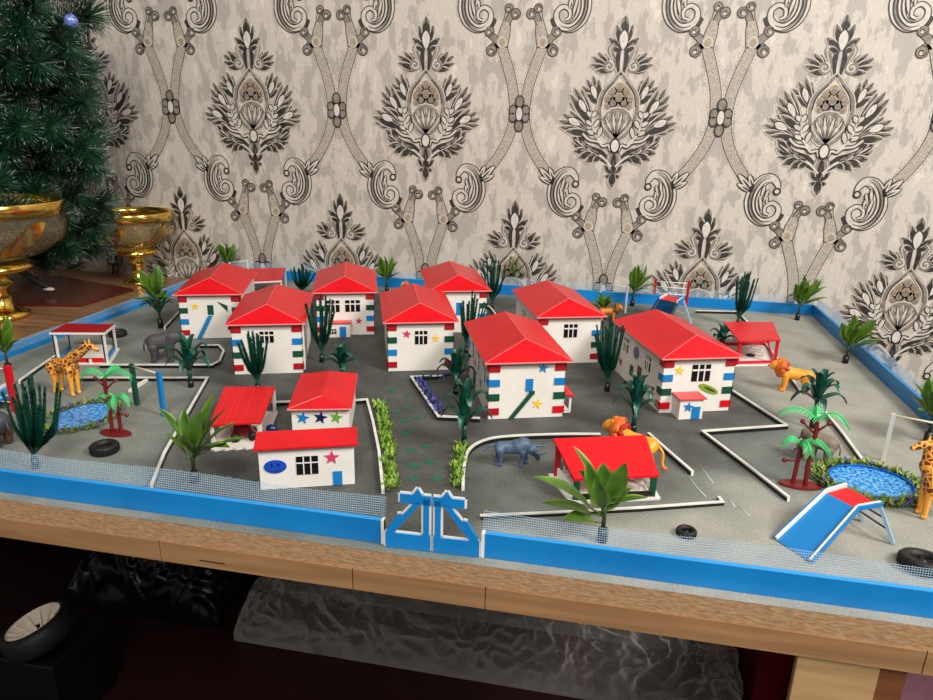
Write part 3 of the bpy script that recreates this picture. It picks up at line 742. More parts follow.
h.rect('brown_sticker', 'l', .52, .25, .60, .5, mat('brown_card', (96, 58, 40), .5)); h.rect('olive_sticker', 'l', .36, .2, .43, .4, mat('dark_olive', (60, 70, 24), .45))

# ================================================================ small front buildings
b0 = at(261, 490); b1 = at(355, 484)
def box_house(name, label, a, b, d, hf, hb, group=None):
    v = b - a; w = v.length; t = thing(name, label, 'model building', (a.x, a.y, Z0 + .0002), math.atan2(v.y, v.x), group)
    m = MB(); m.hexa([(0, 0, 0), (w, 0, 0), (w, d, 0), (0, d, 0), (0, 0, hf), (w, 0, hf), (w, d, hb), (0, d, hb)]); m.build('walls', WHITE, t)
    return t, w
t, w = box_house('gatehouse', 'small white gatehouse with a blue smiling oval, right at the front net', b0, b1, .024, .0402, .0420)
r = MB(); e = .0035
lo = [(-e, -e - .001, .0401), (w + e, -e - .001, .0401), (w + e, .024 + e, .0424), (-e, .024 + e, .0424)]
r.hexa(lo + [(x, y, z + .0016) for x, y, z in lo]); r.build('roof', RED, t)
MB().box((-.0004, -.0005, .0360), (w + .0004, 0, .0401)).build('grey_band', GREYBAND, t)
face = MB().wallprism([(.165 * w + .0098 * math.cos(2 * PI * i / 24), .0222 + .0064 * math.sin(2 * PI * i / 24)) for i in range(24)], -.0008, -.0001).build('smiling_oval', mat('royal_blue_card', (24, 70, 176), .4), t)
NAVY = mat('navy_ink', (16, 26, 74), .4)
sm = MB()
for sx in (-.0028, .0028): sm.wallprism([(.165 * w + sx + .0008 * math.cos(2 * PI * i / 10), .0238 + .0015 * math.sin(2 * PI * i / 10)) for i in range(10)], -.0011, -.0007)
sm.tube([(.165 * w - .005 + .01 * i / 10, -.0009, .0200 - .0022 * math.sin(PI * i / 10) ) for i in range(11)], .0004, 5); sm.build('face_marks', NAVY, face)
wi = MB().box((.385 * w, -.0007, .0130), (.615 * w, 0, .0305))
for i in (1, 2): wi.box(((.385 + .0767 * i) * w - .0005, -.0012, .0130), ((.385 + .0767 * i) * w + .0005, 0, .0305), 1)
wi.box((.385 * w, -.0011, .0240), (.615 * w, 0, .0250), 1); wi.build('window', [GLASSB, WHITE], t)
MB().wallprism([(x + .76 * w, z + .0280) for x, z in star_poly(0, 0, .0068, .05)], -.0009, -.0001).build('star_sticker', PINK, t)
MB().box((.765 * w, -.0008, .0005), (.865 * w, 0, .0140)).build('door', BLUE, t)

a = at(293, 439); b = at(350, 438); 
t, w = box_house('shed', 'little white shed with blue and green stars right behind the gatehouse', a, b, .092, .034, .034)
b_ = MB(); x0, x1, y0, y1, z = -.0032, w + .0032, -.0055, .098, .0338; xm = (x0 + x1) / 2; tt_ = .0016
lo = [(x0, y0, z), (x1, y0, z), (x1, y1, z), (x0, y1, z)]; hi = [(p[0], p[1], z + tt_) for p in lo]
A = (xm, y0 + .022, z + .0072); B = (xm, y1 - .006, z + .0072)
b_.add(lo, [(3, 2, 1, 0)]); b_.add(lo + hi, [(i, (i + 1) % 4, 4 + (i + 1) % 4, 4 + i) for i in range(4)], 1)
b_.add(hi + [A, B], [(0, 1, 4), (1, 2, 5, 4), (2, 3, 5), (3, 0, 4, 5)]); b_.bar(hi[0], A, .0006, .0006, 1); b_.build('roof', [RED, ROOFE], t)
for u, m_, rr in ((.19, BLUE, .0070), (.50, NAVY, .0072), (.77, LGREEN, .0068)):
    MB().wallprism([(x + u * w, q + .0235) for x, q in star_poly(0, 0, rr, .2)], -.0009, -.0001).build('star_sticker', m_, t)

# ================================================================ shelters
def shelter_frame(label, px, cat='model shelter', name='shelter'):
    P = [at(*p) for p in px]                          # base corners: front left, front right, back right, back left
    o = (P[0] + P[1] + P[2] + P[3]) / 4
    t = thing(name, label, cat, (o.x, o.y, Z0 + .0002))
    return t, [p - o for p in P]
def up(p, h): return Vector((p.x, p.y, h))
# gazebo by the front net
t, B = shelter_frame('red lean-to gazebo on green and red posts behind the biggest leafy plant', [(573, 503), (655, 499), (640, 473), (553, 477)], name='gazebo')
MB().hexa([up(p * 1.10, 0) for p in B] + [up(p * 1.10, .0022) for p in B]).build('floor_slab', WHITE, t)
hf = hgt(652, 497, 652, 474); hb = .036
PB = [p * .93 for p in B]
for i, m_ in ((0, GREEN), (1, GREEN), (2, DRED), (3, DRED)):
    hh = hf if i < 2 else hb
    q = PB[i]; b_ = MB().box((q.x - .0028, q.y - .0015, .0022), (q.x + .0028, q.y + .0015, hh)); b_.build('post', m_, t)
RT = [up(PB[0] * 1.10, hf - .001), up(PB[1] * 1.10, hf - .001), up(PB[2] * 1.12, hb + .001), up(PB[3] * 1.12, hb + .001)]
MB().hexa(RT + [p + Vector((0, 0, .0022)) for p in RT]).build('roof', RED, t)
MB().bar(up(PB[3], hb - .003), up(PB[0], hf - .003), .0035, .0035, 0).build('side_beam', DRED, t)
MB().bar(up(PB[0] * 1.0, .0045), up(PB[1], .0045), .003, .0046).build('front_sill', BLACK, t)
pk = MB()
for (p, q) in ((PB[0], PB[3]), (PB[3], PB[2]), (PB[1], PB[2])):
    for i in range(1, 12):
        c = p.lerp(q, i / 12); pk.box((c.x - .0012, c.y - .0006, .0022), (c.x + .0012, c.y + .0006, .0115)); 
    pk.bar(up(p, .006), up(q, .006), .001, .002)
pk.build('picket_fence', WHITE, t)
for k_ in (.35, .8):
    c = PB[1].lerp(PB[0], .12).lerp(PB[2].lerp(PB[3], .12), k_); bn = MB()
    bn.bar((c.x - .010, c.y, .0085), (c.x + .004, c.y - .004, .0085), .005, .0012); bn.bar((c.x - .010, c.y + .003, .012), (c.x + .004, c.y - .001, .012), .0012, .005)
    for s_ in (0, 1): bn.bar((c.x - .009 + s_ * .012, c.y - s_ * .003, .0022), (c.x - .009 + s_ * .012, c.y - s_ * .003, .0085), .002)
    bn.build('bench', WHITE, t)
# flat roofed shelter on the far side
t, B = shelter_frame('small flat-roofed shelter with black and white posts beyond the spotted giraffe', [(57, 364), (108, 364), (117, 350), (71, 349)])
MB().hexa([up(p * 1.12, 0) for p in B] + [up(p * 1.12, .0016) for p in B]).build('floor_slab', WHITE, t)
hh = hgt(58, 356, 55, 329) + .003; PB = [p * .95 for p in B]
for i in range(4):
    q = PB[i]; MB().box((q.x - .0016, q.y - .0016, .0016), (q.x + .0006, q.y + .0016, hh - (.007 if i > 1 else 0))).box((q.x + .0006, q.y - .0016, .0016), (q.x + .0022, q.y + .0016, hh - (.007 if i > 1 else 0)), 1).build('post', [BLACK, WHITE], t, label='half black half white post')
RT = [up(p * 1.08, hh - (.0075 if i > 1 else 0)) for i, p in enumerate(B)]; MB().hexa(RT + [p + Vector((0, 0, .0026)) for p in RT], 0).build('roof_frame', WHITE, t)
MB().hexa([up(p * 1.03, hh + .0027 - (.0075 if i > 1 else 0)) for i, p in enumerate(B)] + [up(p * 1.03, hh + .0036 - (.0075 if i > 1 else 0)) for i, p in enumerate(B)]).build('roof', DRED, t)
for p, q, m_, nm in ((PB[0], PB[1], RED, 'front_wall'), (PB[1], PB[2], BLUE, 'side_wall'), (PB[3], PB[0], BLUE, 'side_wall'), (PB[2], PB[3], WHITE, 'back_wall')):
    MB().bar(up(p.lerp(q, .06), .0045), up(p.lerp(q, .94), .0045), .0018, .006).build(nm, m_, t)
c = PB[0].lerp(PB[1], .7); MB().box((c.x - .006, c.y - .0028, .0016), (c.x - .003, c.y - .0014, .0068)).box((c.x - .0025, c.y - .0028, .0016), (c.x + .001, c.y - .0014, .0068), 1).build('panel', [BLACK, WHITE], t)
# red framed shelter on the open side
t, B = shelter_frame('red framed shelter with white benches inside, beside the house with the porch box', [(736, 366), (775, 365), (768, 346), (722, 346)])
MB().hexa([up(p * 1.06, 0) for p in B] + [up(p * 1.06, .002) for p in B]).build('floor_slab', WHITE, t)
hh = hgt(775, 362, 778, 341) + .004; PB = [p * .96 for p in B]
RT = [up(p * 1.06, hh) for p in B]; MB().hexa(RT + [p + Vector((0, 0, .002)) for p in RT]).build('roof', RED, t)
for q in PB: MB().box((q.x - .0018, q.y - .0025, .002), (q.x + .0018, q.y + .0025, hh)).build('post', RED, t)
for i in range(4): MB().bar(up(PB[i], .004), up(PB[(i + 1) % 4], .004), .0022, .004).build('low_rail', mat('crimson_card', (196, 16, 44), .4), t)
for k_ in (.35, .7):
    c = PB[0].lerp(PB[1], .75).lerp(PB[3].lerp(PB[2], .75), k_); bn = MB()
    bn.bar((c.x - .012, c.y + .004, .008), (c.x + .004, c.y - .002, .008), .004, .0012)
    for s_ in (0, 1): bn.bar((c.x - .011 + s_ * .014, c.y + .004 - s_ * .005, .002), (c.x - .011 + s_ * .014, c.y + .004 - s_ * .005, .008), .002)
    bn.build('bench', WHITE, t)
c = PB[0].lerp(PB[2], .42); MB().lathe([(0, .002), (.006, .002), (.0062, .0035), (.005, .0042), (0, .0036)], 20, c=(c.x, c.y, 0)).build('round_mat', BLACK, t)
# red canopy with a toy under it
t, B = shelter_frame('red striped canopy on white posts beside the gatehouse', [(213, 450), (262, 447), (276, 414), (228, 414)], name='canopy')
sl = MB(); pts = [up(p * 1.08, 0) for p in B]
fr = [pts[0].lerp(pts[1], i / 10) + Vector((0, -.0012 if i % 2 else .0012, 0)) for i in range(11)]
sl.prism([(p.x, p.y) for p in fr] + [(pts[2].x, pts[2].y), (pts[3].x, pts[3].y)], 0, .002); sl.build('floor_slab', WHITE, t)
hf = .026; hb = .030
PB = [p * .97 for p in B]
for i in range(4): MB().box((PB[i].x - .0014, PB[i].y - .0014, .002), (PB[i].x + .0014, PB[i].y + .0014, hf if i < 2 else hb)).build('post', WHITE, t)
RT = [up(PB[0] * 1.08, hf), up(PB[1] * 1.08, hf), up(PB[2] * 1.08, hb), up(PB[3] * 1.08, hb)]
RIB = mat('ridged_red', (238, 40, 36), .35)
rf = MB().hexa(RT + [p + Vector((0, 0, .0016)) for p in RT])
for i in (1, 3, 4, 6, 9):
    rf.bar(RT[0].lerp(RT[1], i / 10 + .02) + Vector((0, 0, .0017)), RT[3].lerp(RT[2], i / 10) + Vector((0, 0, .0017)), .0005, .0005, 1)
rf.build('roof', [RED, RIB], t)
# toy under the canopy
c = at(244, 440); ty = thing('toy_buggy', 'dark red and black toy buggy parked under the striped canopy', 'toy vehicle', (c.x, c.y, Z0 + .0022), .5)
TB = mat('dark_red_plastic', (110, 14, 30), .2); b_ = MB()
b_.hexa([(-.013, -.006, .004), (.013, -.006, .004), (.013, .006, .004), (-.013, .006, .004), (-.009, -.0055, .014), (.006, -.0055, .016), (.006, .0055, .016), (-.009, .0055, .014)]); b_.build('body', TB, ty, bevel=.001)
for sx in (-.008, .009):
    for sy in (-.0078, .0078):
        w_ = MB(); w_.tube([(sx, sy - .0016, .0045), (sx, sy + .0016, .0045)], .0045, 14); w_.build('wheel', RUBBER, ty)
MB().tube([(-.006, 0, .014), (-.004, 0, .019), (.003, 0, .0195), (.006, 0, .015)], .0012, 6).build('roll_bar', TB, ty)
c = at(272, 436); tag(MB().ball((0, 0, .0055), (.0065, .0045, .0052), 0).build('toy_ball', mat('dark_blue_plastic', (14, 40, 84), .25), loc=(c.x, c.y, Z0 + .0024)), 'dark blue toy lump at the open end of the striped canopy', 'toy')
# awning behind the corner house
t, B = shelter_frame('red awning on thin white posts behind the corner house', [(246, 300), (282, 298), (286, 287), (252, 288)], name='awning')
hh = .033
for q in B: MB().box((q.x - .0014, q.y - .0014, 0), (q.x + .0014, q.y + .0014, hh)).build('post', WHITE, t)
RT = [up(p * 1.06, hh + (.003 if i > 1 else 0)) for i, p in enumerate(B)]; MB().hexa(RT + [p + Vector((0, 0, .0018)) for p in RT], 0).build('roof', RED, t)
MB().bar(RT[0] + Vector((0, 0, -.001)), RT[1] + Vector((0, 0, -.001)), .003, .0026).build('front_beam', WHITE, t)

# ================================================================ plants
PG = 'plastic plants on the model'
def base_plug(t, r, h, m=POT):
    b = MB(); b.lathe([(0, 0), (r, 0), (r * .96, h), (r * .5, h), (0, h * .98)], 12); return b.build('stem_base', m, t)
def feather(label, base, topy, x0, x1, seed=0, n=18):
    o = at(*base); H = hgt(base[0], base[1], base[0], topy); rnd = random.Random(seed)
    ppm = (x1 - x0) / (at(x1, base[1]) - at(x0, base[1])).length
    W = (x1 - x0) / ppm / 2; cx = ((x0 + x1) / 2 - base[0]) / ppm
    t = thing('feathery_plant', label, 'plastic plant', (o.x, o.y, Z0 + .0002), 0, PG)
    base_plug(t, .0035, H * .11)
    MB().tube([(0, 0, H * .09), (0, 0, H * .2)], [.0022, .0016], 6).build('stem', LFEATH, t)
    f = MB()
    for i in range(n):
        a = 2 * PI * i / n + rnd.uniform(-.2, .2); rr = rnd.uniform(.45, 1.0) * W if i % 3 else rnd.uniform(0, .4) * W
        tip = Vector((cx + rr * math.cos(a), rr * math.sin(a) * .8, H * rnd.uniform(.8, 1.0) * (1 - .18 * rr / W)))
        mid = Vector((tip.x * .72, tip.y * .72, H * rnd.uniform(.44, .54))); st = Vector((0, 0, H * .15))
        P = smooth_pts([st, st.lerp(mid, .5) + Vector((.05 * rr * math.cos(a), 0, 0)), mid, tip], 5)
        f.tube(P, [.0011] * (len(P) - 1) + [.0004], 5)
        k = len(P); lw = .0036 + .0016 * rnd.random()
        for j in range(4, k):
            for q in (0, .5):
                jj = min(j + 1, k - 1); p = P[j].lerp(P[jj], q); d = (P[j] - P[j - 1]).normalized()
                for m_ in range(6):
                    b = m_ * PI / 3 + j + q; ort = d.orthogonal().normalized(); ort = Matrix.Rotation(b, 3, d) @ ort
                    e = p + ort * lw * (1 - .65 * j / k) + d * lw * 1.1; s = d.cross(ort) * .0011
                    f.add([p - s, p + s, e], [(0, 1, 2)], 0)
    f.build('foliage', LFEATH, t)
feather('tallest feathery dark green plant, at the front net before the gravel pond', (36, 468), 374, 12, 82, 1, 22)
feather('feathery dark plant standing in front of the house with the black window', (258, 391), 328, 241, 273, 2)
feather('feathery dark plant in front of the house with the pink star over its porch', (322, 362), 293, 308, 342, 3)
feather('feathery dark plant squeezed between the middle house and the big front house', (466, 354), 292, 456, 486, 4)
feather('feathery plant at the back fence beside the rearmost house', (492, 309), 258, 476, 508, 5)
feather('feathery dark plant in the gap beside the plain-walled house with one high window', (607, 391), 316, 587, 622, 6, 20)
feather('feathery plant behind the red framed shelter near the back fence', (737, 327), 270, 726, 754, 7)
feather('feathery plant at the back fence peeping between two red roofs', (302, 296), 264, 292, 316, 8)

def agave(label, base, topy, x0, x1, seed=0, n=11, trunk=.3):
    o = at(*base); H = hgt(base[0], base[1], base[0], topy); rnd = random.Random(seed)
    ppm = (x1 - x0) / (at(x1, base[1]) - at(x0, base[1])).length; W = (x1 - x0) / ppm / 2
    t = thing('palm_plant', label, 'plastic plant', (o.x, o.y, Z0 + .0002), 0, PG)
    base_plug(t, .0034, H * .13); z0 = H * trunk
    MB().tube([(0, 0, H * .12), (0, 0, z0 * 1.15)], [.0028, .0022], 8).build('trunk', LAGAVE, t)
    f = MB()
    for i in range(n):
        a = 2 * PI * i / n + rnd.uniform(-.25, .25); up_ = i % 3
        reach = W * (.95, .8, .4)[up_] * rnd.uniform(.85, 1.05); top = H * (.62, .85, 1.0)[up_] * rnd.uniform(.92, 1.0); end = top - H * (.15, .08, -.04)[up_]
        dx, dy = math.cos(a), math.sin(a)
        P = smooth_pts([Vector((0, 0, z0)), Vector((dx * reach * .35, dy * reach * .35, z0 + (top - z0) * .72)), Vector((dx * reach * .72, dy * reach * .72, top)), Vector((dx * reach, dy * reach, end))], 4)
        k = len(P); ws = [.0034 + .0072 * math.sin(PI * min(1, (j / (k - 1)) ** .8)) * (1 - .35 * j / (k - 1)) if j < k - 1 else .0004 for j in range(k)]
        f.strap(P, ws, mi=0, fold=.5)
    f.build('foliage', LAGAVE, t)
agave('dark green palm plant by the grey elephant, leaves arching over the kerb', (191, 387), 335, 172, 226, 1)
agave('dark green palm plant at the end of the short hedge', (464, 447), 382, 438, 494, 2, 12)
agave('dark green palm plant between the porch-box house and the lion by the gazebo', (633, 432), 376, 610, 658, 3, 12)
agave('low dark palm plant behind the little gabled shed', (342, 378), 346, 320, 364, 4)
agave('dark palm plant growing in the purple flower bed', (456, 394), 350, 434, 476, 5, 12)
agave('tall dark palm plant rising behind the toy palm tree at the brown elephant', (812, 428), 370, 790, 848, 6, 12, .45)
agave('dark palm plant half hidden under the red framed shelter', (720, 352), 325, 704, 733, 7, 9)

def broad(label, base, topy, x0, x1, seed=0, n=11, tips=None, wmul=1.0, z=0.0, stem_f=.38, under=False):
    o = at(*base, z); H = hgt(base[0], base[1], base[0], topy, z); rnd = random.Random(seed)
    a0, a1 = at(x0, base[1], z), at(x1, base[1], z); ppm = (x1 - x0) / (a1 - a0).length; W = (x1 - x0) / ppm / 2; cx = ((x0 + x1) / 2 - base[0]) / ppm
    t = thing('leafy_plant', label, 'plastic plant', (o.x, o.y, Z0 + z + .0002), 0, PG); n = n if tips else n + 4
    base_plug(t, .0042 if H > .06 else .0034, H * .15)
    zc = H * stem_f
    MB().tube([(0, 0, H * .13), (0, 0, zc)], [.0018, .0015], 7).build('stem', STEM, t)
    f = MB()
    if tips:
        for px, py, dy, wd in tips:
            q = aty(px, py, o.y + dy) - Vector((o.x, o.y, Z0 + z)); zz = zc * rnd.uniform(.62, 1.0)
            if q.z < zc: zz = max(H * .2, min(zc, q.z * .8))
            st = Vector((0, 0, zz)); d = q - st
            p1 = st + d * .22; f.tube([st, p1], [.0009, .0007], 5, 0)
            f.leaf(p1 - d * .03, q, wd, bend=rnd.uniform(.02, .07), fold=.35, mi=0, mi_edge=1, up=(0, 0, 1) if abs(d.normalized().z) < .85 else (0, -1, .3), n=9)
    else:
        for i in range(n):
            a = 2 * PI * i / n + rnd.uniform(-.3, .3); up_ = i % 3
            rr = W * (1.0, .85, .5)[up_] * rnd.uniform(.85, 1.05); zt = H * (.55, .82, 1.0)[up_] * rnd.uniform(.92, 1.0)
            q = Vector((cx + rr * math.cos(a), rr * math.sin(a), zt)); st = Vector((0, 0, zc * rnd.uniform(.75, 1.0))); d = q - st
            p1 = st + d * .2; f.tube([st, p1], [.0008, .0006], 5, 0)
            f.leaf(p1, q, W * .44 * wmul, bend=.06, fold=.35, mi=0, mi_edge=1, up=(0, 0, 1) if abs(d.normalized().z) < .85 else (math.sin(a), -math.cos(a), .3))
    f.build('foliage', [LBROAD, LBROAD2], t)
    if under:
        g = MB()
        for i in range(9):
            a = 2 * PI * i / 9; rr = W * .8
            P = smooth_pts([Vector((0, 0, H * .22)), Vector((math.cos(a) * rr * .5, math.sin(a) * rr * .5, H * .42)), Vector((math.cos(a) * rr, math.sin(a) * rr, H * .42))], 5)
            g.strap(P, [.002 + .005 * math.sin(PI * min(1, j / (len(P) - 1))) for j in range(len(P))], fold=.4)
        g.build('lower_leaves', LAGAVE, t)
broad('biggest leafy plant, at the front net before the red gazebo', (602, 541), 455, 537, 655, 1, tips=[
    (533, 477, -.004, .0170), (541, 503, .0, .0150), (563, 520, -.010, .0180), (573, 446, .012, .0110), (586, 460, -.002, .0125), (603, 463, .006, .0180), (626, 463, -.006, .0150), (632, 488, .010, .0120),
    (596, 478, -.014, .016), (578, 470, .008, .014), (616, 482, .012, .015), (648, 498, .004, .010)], stem_f=.45)
broad('leafy green plant at the front net before the red striped canopy', (195, 482), 408, 165, 250, 2, tips=[
    (158, 408, .004, .0095), (165, 433, -.006, .0080), (184, 409, .010, .0135), (201, 412, -.006, .0165), (214, 394, .012, .0095), (228, 407, .002, .0150), (248, 438, -.004, .0110), (230, 448, -.010, .0145), (184, 434, -.010, .014), (176, 420, .012, .012), (212, 428, .010, .013), (206, 446, -.014, .013), (238, 422, .014, .011)], stem_f=.45)
broad('two-tier leafy plant between the flat-roofed shelter and the corner house', (161, 328), 266, 131, 177, 3, 11, under=True, stem_f=.5)
broad('leafy plant standing right behind the upright red post at the edge of the board', (9, 372), 314, -8, 27, 4, 11, stem_f=.4, wmul=1.3)
broad('leafy plant at the back fence beside the slide with the red bars', (632, 306), 264, 624, 654, 5, 10)
broad('leafy plant in the corner where the back and side fences meet', (797, 320), 275, 786, 822, 6, 11)
broad('leafy plant standing against the side fence, alone on the bare grey ground', (845, 363), 314, 832, 876, 7, 11)
broad('leafy plant cut off by the frame beside the white goal, above the giraffe head', (927, 442), 369, 900, 952, 8, 12)
broad('leafy plant at the back, peeping over the corner house', (229, 276), 241, 214, 246, 9, 9)
broad('leafy plant at the back fence behind the house with two windows', (387, 292), 254, 373, 402, 10, 10)
broad('yellowish leafy plant at the back fence near the rearmost feathery plant', (515, 290), 254, 502, 530, 11, 10)
broad('low leafy plant behind the orange animal at the back goal', (603, 318), 293, 588, 618, 12, 8)

# ---------------------------------------------------------------- hedges, flower bed
def leaf_strip(name, label, cat, pts, w, h, mts, seed, n=320, parent=None, part=None):
    P = [at(*p) for p in pts]; o = P[0].copy(); P = [p - o for p in P]; rnd = random.Random(seed); b = MB()
    seg = [(P[i + 1] - P[i]).length for i in range(len(P) - 1)]; T = sum(seg)
    for _ in range(n):
        d = rnd.uniform(0, T); i = 0
        while d > seg[i] and i < len(seg) - 1: d -= seg[i]; i += 1
        c = P[i].lerp(P[i + 1], d / seg[i]); dr = (P[i + 1] - P[i]).normalized(); nr = Vector((-dr.y, dr.x, 0))
        c = c + nr * rnd.uniform(-w / 2, w / 2); c.z = rnd.uniform(0.0003, h * .4)
        a = rnd.uniform(0, 2 * PI); v = Vector((math.cos(a) * .5, math.sin(a) * .5, rnd.uniform(.3, 1.2))).normalized() * rnd.uniform(.5, 1) * h
        s = v.cross(Vector((0, 0, 1))); s = s.normalized() * h * .17 if s.length > 1e-6 else Vector((h * .17, 0, 0))
        mi = rnd.randrange(len(mts))
        b.add([c, c + v * .5 - s, c + v, c + v * .5 + s], [(0, 1, 2, 3)], mi)
    if parent is None:
        return tag(b.build(name, mts, loc=(o.x, o.y, Z0)), label, cat)
    return b.build(part, mts, parent)
HEDGE2 = mat('hedge_leaf_dark', (98, 134, 38), .6)
leaf_strip('hedge', 'long yellow-green hedge strip running beside the kerb of the gabled shed', 'hedge', [(379, 405), (384, 425), (388, 448), (391, 493)], .012, .009, [HEDGE, HEDGE2], 1, 520)
leaf_strip('hedge', 'short yellow-green hedge strip beside the curved kerb of the blue grey bull', 'hedge', [(462, 446), (459, 466), (457, 489)], .011, .009, [HEDGE, HEDGE2], 2, 260)
leaf_strip('flower_bed', 'strip of purple flowers inside the kerb by the big front house', 'flowers', [(418, 381), (427, 398), (440, 415)], .010, .009, [PURPLE, PURPLE, LAGAVE], 3, 300)
leaf_strip('flower_bed', 'patch of purple flowers below the middle house, beside a dark palm', 'flowers', [(418, 381), (432, 380), (452, 377)], .006, .008, [PURPLE, LAGAVE], 4, 110)

# ---------------------------------------------------------------- ponds
def pond_mat(name, a, b_):
    M = mat(name, a, .10, rgb2=b_, scale=330, bump=1.0, bscale=420, contrast=(.42, .60), detail=2); return M
WATER = pond_mat('glitter_water', (8, 92, 178), (96, 190, 240)); WATER2 = pond_mat('blue_gravel_water', (20, 110, 200), (120, 190, 240))
def pond(label, c, ex, ey, wm, seed, rim=True, mn=700):
    o = at(*c); rx = (at(c[0] + ex, c[1]) - o).length; ry = (at(c[0], c[1] - ey) - at(c[0], c[1] + ey)).length / 2; rnd = random.Random(seed)
    t = thing('pond', label, 'model pond', (o.x, o.y, Z0 + .0002)); nn = 40
    E_ = lambda k, z: [(rx * k * math.cos(2 * PI * i / nn), ry * k * math.sin(2 * PI * i / nn), z) for i in range(nn)]
    b = MB(); b.add([(0, 0, .0028)] + E_(.5, .0028) + E_(.95, .0028), [(0, 1 + i, 1 + (i + 1) % nn) for i in range(nn)] + [(1 + i, 1 + nn + i, 1 + nn + (i + 1) % nn, 1 + (i + 1) % nn) for i in range(nn)], 0, True)
    b.build('water', wm, t)
    b = MB(); rings = [(1.0, 0), (1.0, .0050), (.95, .0050), (.95, .0012)]
    for k_, z in rings: b.v += [Vector(p) for p in E_(k_, z)]
    for r in range(3):
        for i in range(nn): b.f.append([r * nn + i, r * nn + (i + 1) % nn, (r + 1) * nn + (i + 1) % nn, (r + 1) * nn + i]); b.m.append(0); b.sm.append(False)
    if rim: b.build('basin', mat('pond_rim', (14, 96, 176), .35), t)
    g = MB(); fl = MB()
    for _ in range(mn):
        a = rnd.uniform(0, 2 * PI); k_ = rnd.uniform(1.04, 1.34 if rim else 1.3)
        p = Vector((rx * k_ * math.cos(a), ry * k_ * math.sin(a) , rnd.uniform(0, .003)))
        hh = rnd.uniform(.0035, .0095); q = rnd.uniform(0, 2 * PI); v = Vector((math.cos(q) * .7, math.sin(q) * .7, rnd.uniform(.3, 1))).normalized() * hh
        s = v.cross(Vector((0, 0, 1))).normalized() * hh * .2
        pur = rnd.random() < .13
        (fl if pur else g).add([p, p + v * .5 - s, p + v, p + v * .5 + s], [(0, 1, 2, 3)], rnd.randrange(2) if not pur else 0)
    g.build('surrounding_plants', [MOSS, HEDGE2], t)
    if fl.v: fl.build('purple_flowers', PURPLE, t)
    return t
pond('oval blue glitter pond ringed with moss, behind the big blue slide', (870, 485), 38, 14.5, WATER, 1, True, 1700)
pond('blue gravel pond in front of the spotted giraffe and the dark red palm', (83, 418), 27, 12, WATER2, 2, False, 420)

# ---------------------------------------------------------------- tyres
def tyre(label, c, w, spokes=False, tilt=0.0, hf=.33):
    o = at(*c); r = (at(c[0] + w / 2, c[1]) - at(c[0] - w / 2, c[1])).length / 2; hh = r * 2 * hf
    t = thing('tyre', label, 'toy tyre', (o.x, o.y, Z0 + .0003), 0, 'black toy tyres'); t.rotation_euler = (tilt, 0, 0)
    b = MB(); b.lathe([(r * .62, 0), (r * .93, 0), (r, hh * .15), (r, hh * .85), (r * .93, hh), (r * .62, hh), (r * .58, hh * .5)], 36, close=True); b.build('tyre_ring', RUBBER, t)
    g = MB()
    for i in range(24):
        a = 2 * PI * i / 24; g.bar((r * math.cos(a), r * math.sin(a), hh * .15), (r * math.cos(a + .12), r * math.sin(a + .12), hh * .85), r * .06, r * .09)
    g.build('tread', RUBBER, t)
    s = MB(); n = 5 if spokes else 6
    for i in range(n):
        a = 2 * PI * i / n; s.bar((0, 0, hh * .55), (r * .62 * math.cos(a), r * .62 * math.sin(a), hh * (.62 if spokes else .3)), r * .13, hh * .2)
    s.lathe([(0, hh * .3), (r * .2, hh * .3), (r * .2, hh * .72), (0, hh * .72)], 16); s.build('wheel_spokes', mat('black_plastic', (22, 22, 24), .35), t)
tyre('black toy tyre lying in front of the blue gravel pond', (105, 452), 27)
tyre('smallest black toy tyre, lying on the sand near the front gazebo', (686, 535), 19)
tyre('biggest toy tyre with thin spokes, at the front net beside the big blue slide', (921, 568), 40, True, -.12, .30)
tyre('black toy tyre lying beyond the flat-roofed shelter', (118, 336), 17)

# ---------------------------------------------------------------- slides
def slide(label, bl, br, tl, tr, pl, pr, ll, lr, ztop, zbot=.0006, cut=False):
    # bottom, top of ramp, far end of platform (pixels), ladder feet
    o = at(*bl); Q = lambda p, z: at(*p, z) - Vector((o.x, o.y, Z0)); 
    t = thing('slide', label, 'toy slide', (o.x, o.y, Z0 + .0003))
    A, B_, Cc, D, E_, F_ = Q(bl, zbot), Q(br, zbot), Q(tl, ztop * .93), Q(tr, ztop * .93), Q(pl, ztop), Q(pr, ztop)
    th = Vector((0, 0, -.0012))
    MB().hexa([A + th * .3, B_ + th * .3, D + th, Cc + th, A, B_, D, Cc]).build('ramp', BLUE, t)
    MB().hexa([Cc + th, D + th, F_ + th, E_ + th, Cc, D, F_, E_]).build('platform', BLUE if ztop == .012 else RED, t)
    for p, q, r_ in ((A, Cc, E_), (B_, D, F_)):
        b = MB(); uu = Vector((0, 0, .0016))
        b.bar(p + uu * .6, q + uu, .0015, .0040); b.bar(q + uu, r_ + uu, .0015, .0040); b.build('side_rail', WHITE, t)
        b = MB(); s_ = (A - B_).normalized() * (.0016 if p is A else -.0016)
        b.bar(p + s_ + uu * .4, q + s_ + uu * .7, .0015, .0036); b.bar(q + s_ + uu * .7, r_ + s_ + uu * .7, .0015, .0036); b.build('outer_rail', BLUE, t)
    G, H_ = Q(ll, .0004), Q(lr, .0004)
    for p, q in ((E_, G), (F_, H_)): MB().bar(p + Vector((0, 0, -.0005)), q, .0034, .0026).build('leg', mat('pale_blue_card', (150, 178, 198), .45), t)
    for k_ in (.35, .65): MB().bar(E_.lerp(G, k_), F_.lerp(H_, k_), .0012, .0012).build('rung', mat('dark_rung', (40, 60, 80), .5) if not cut else WHITE, t)
zt = hgt(893, 544, 880, 505)
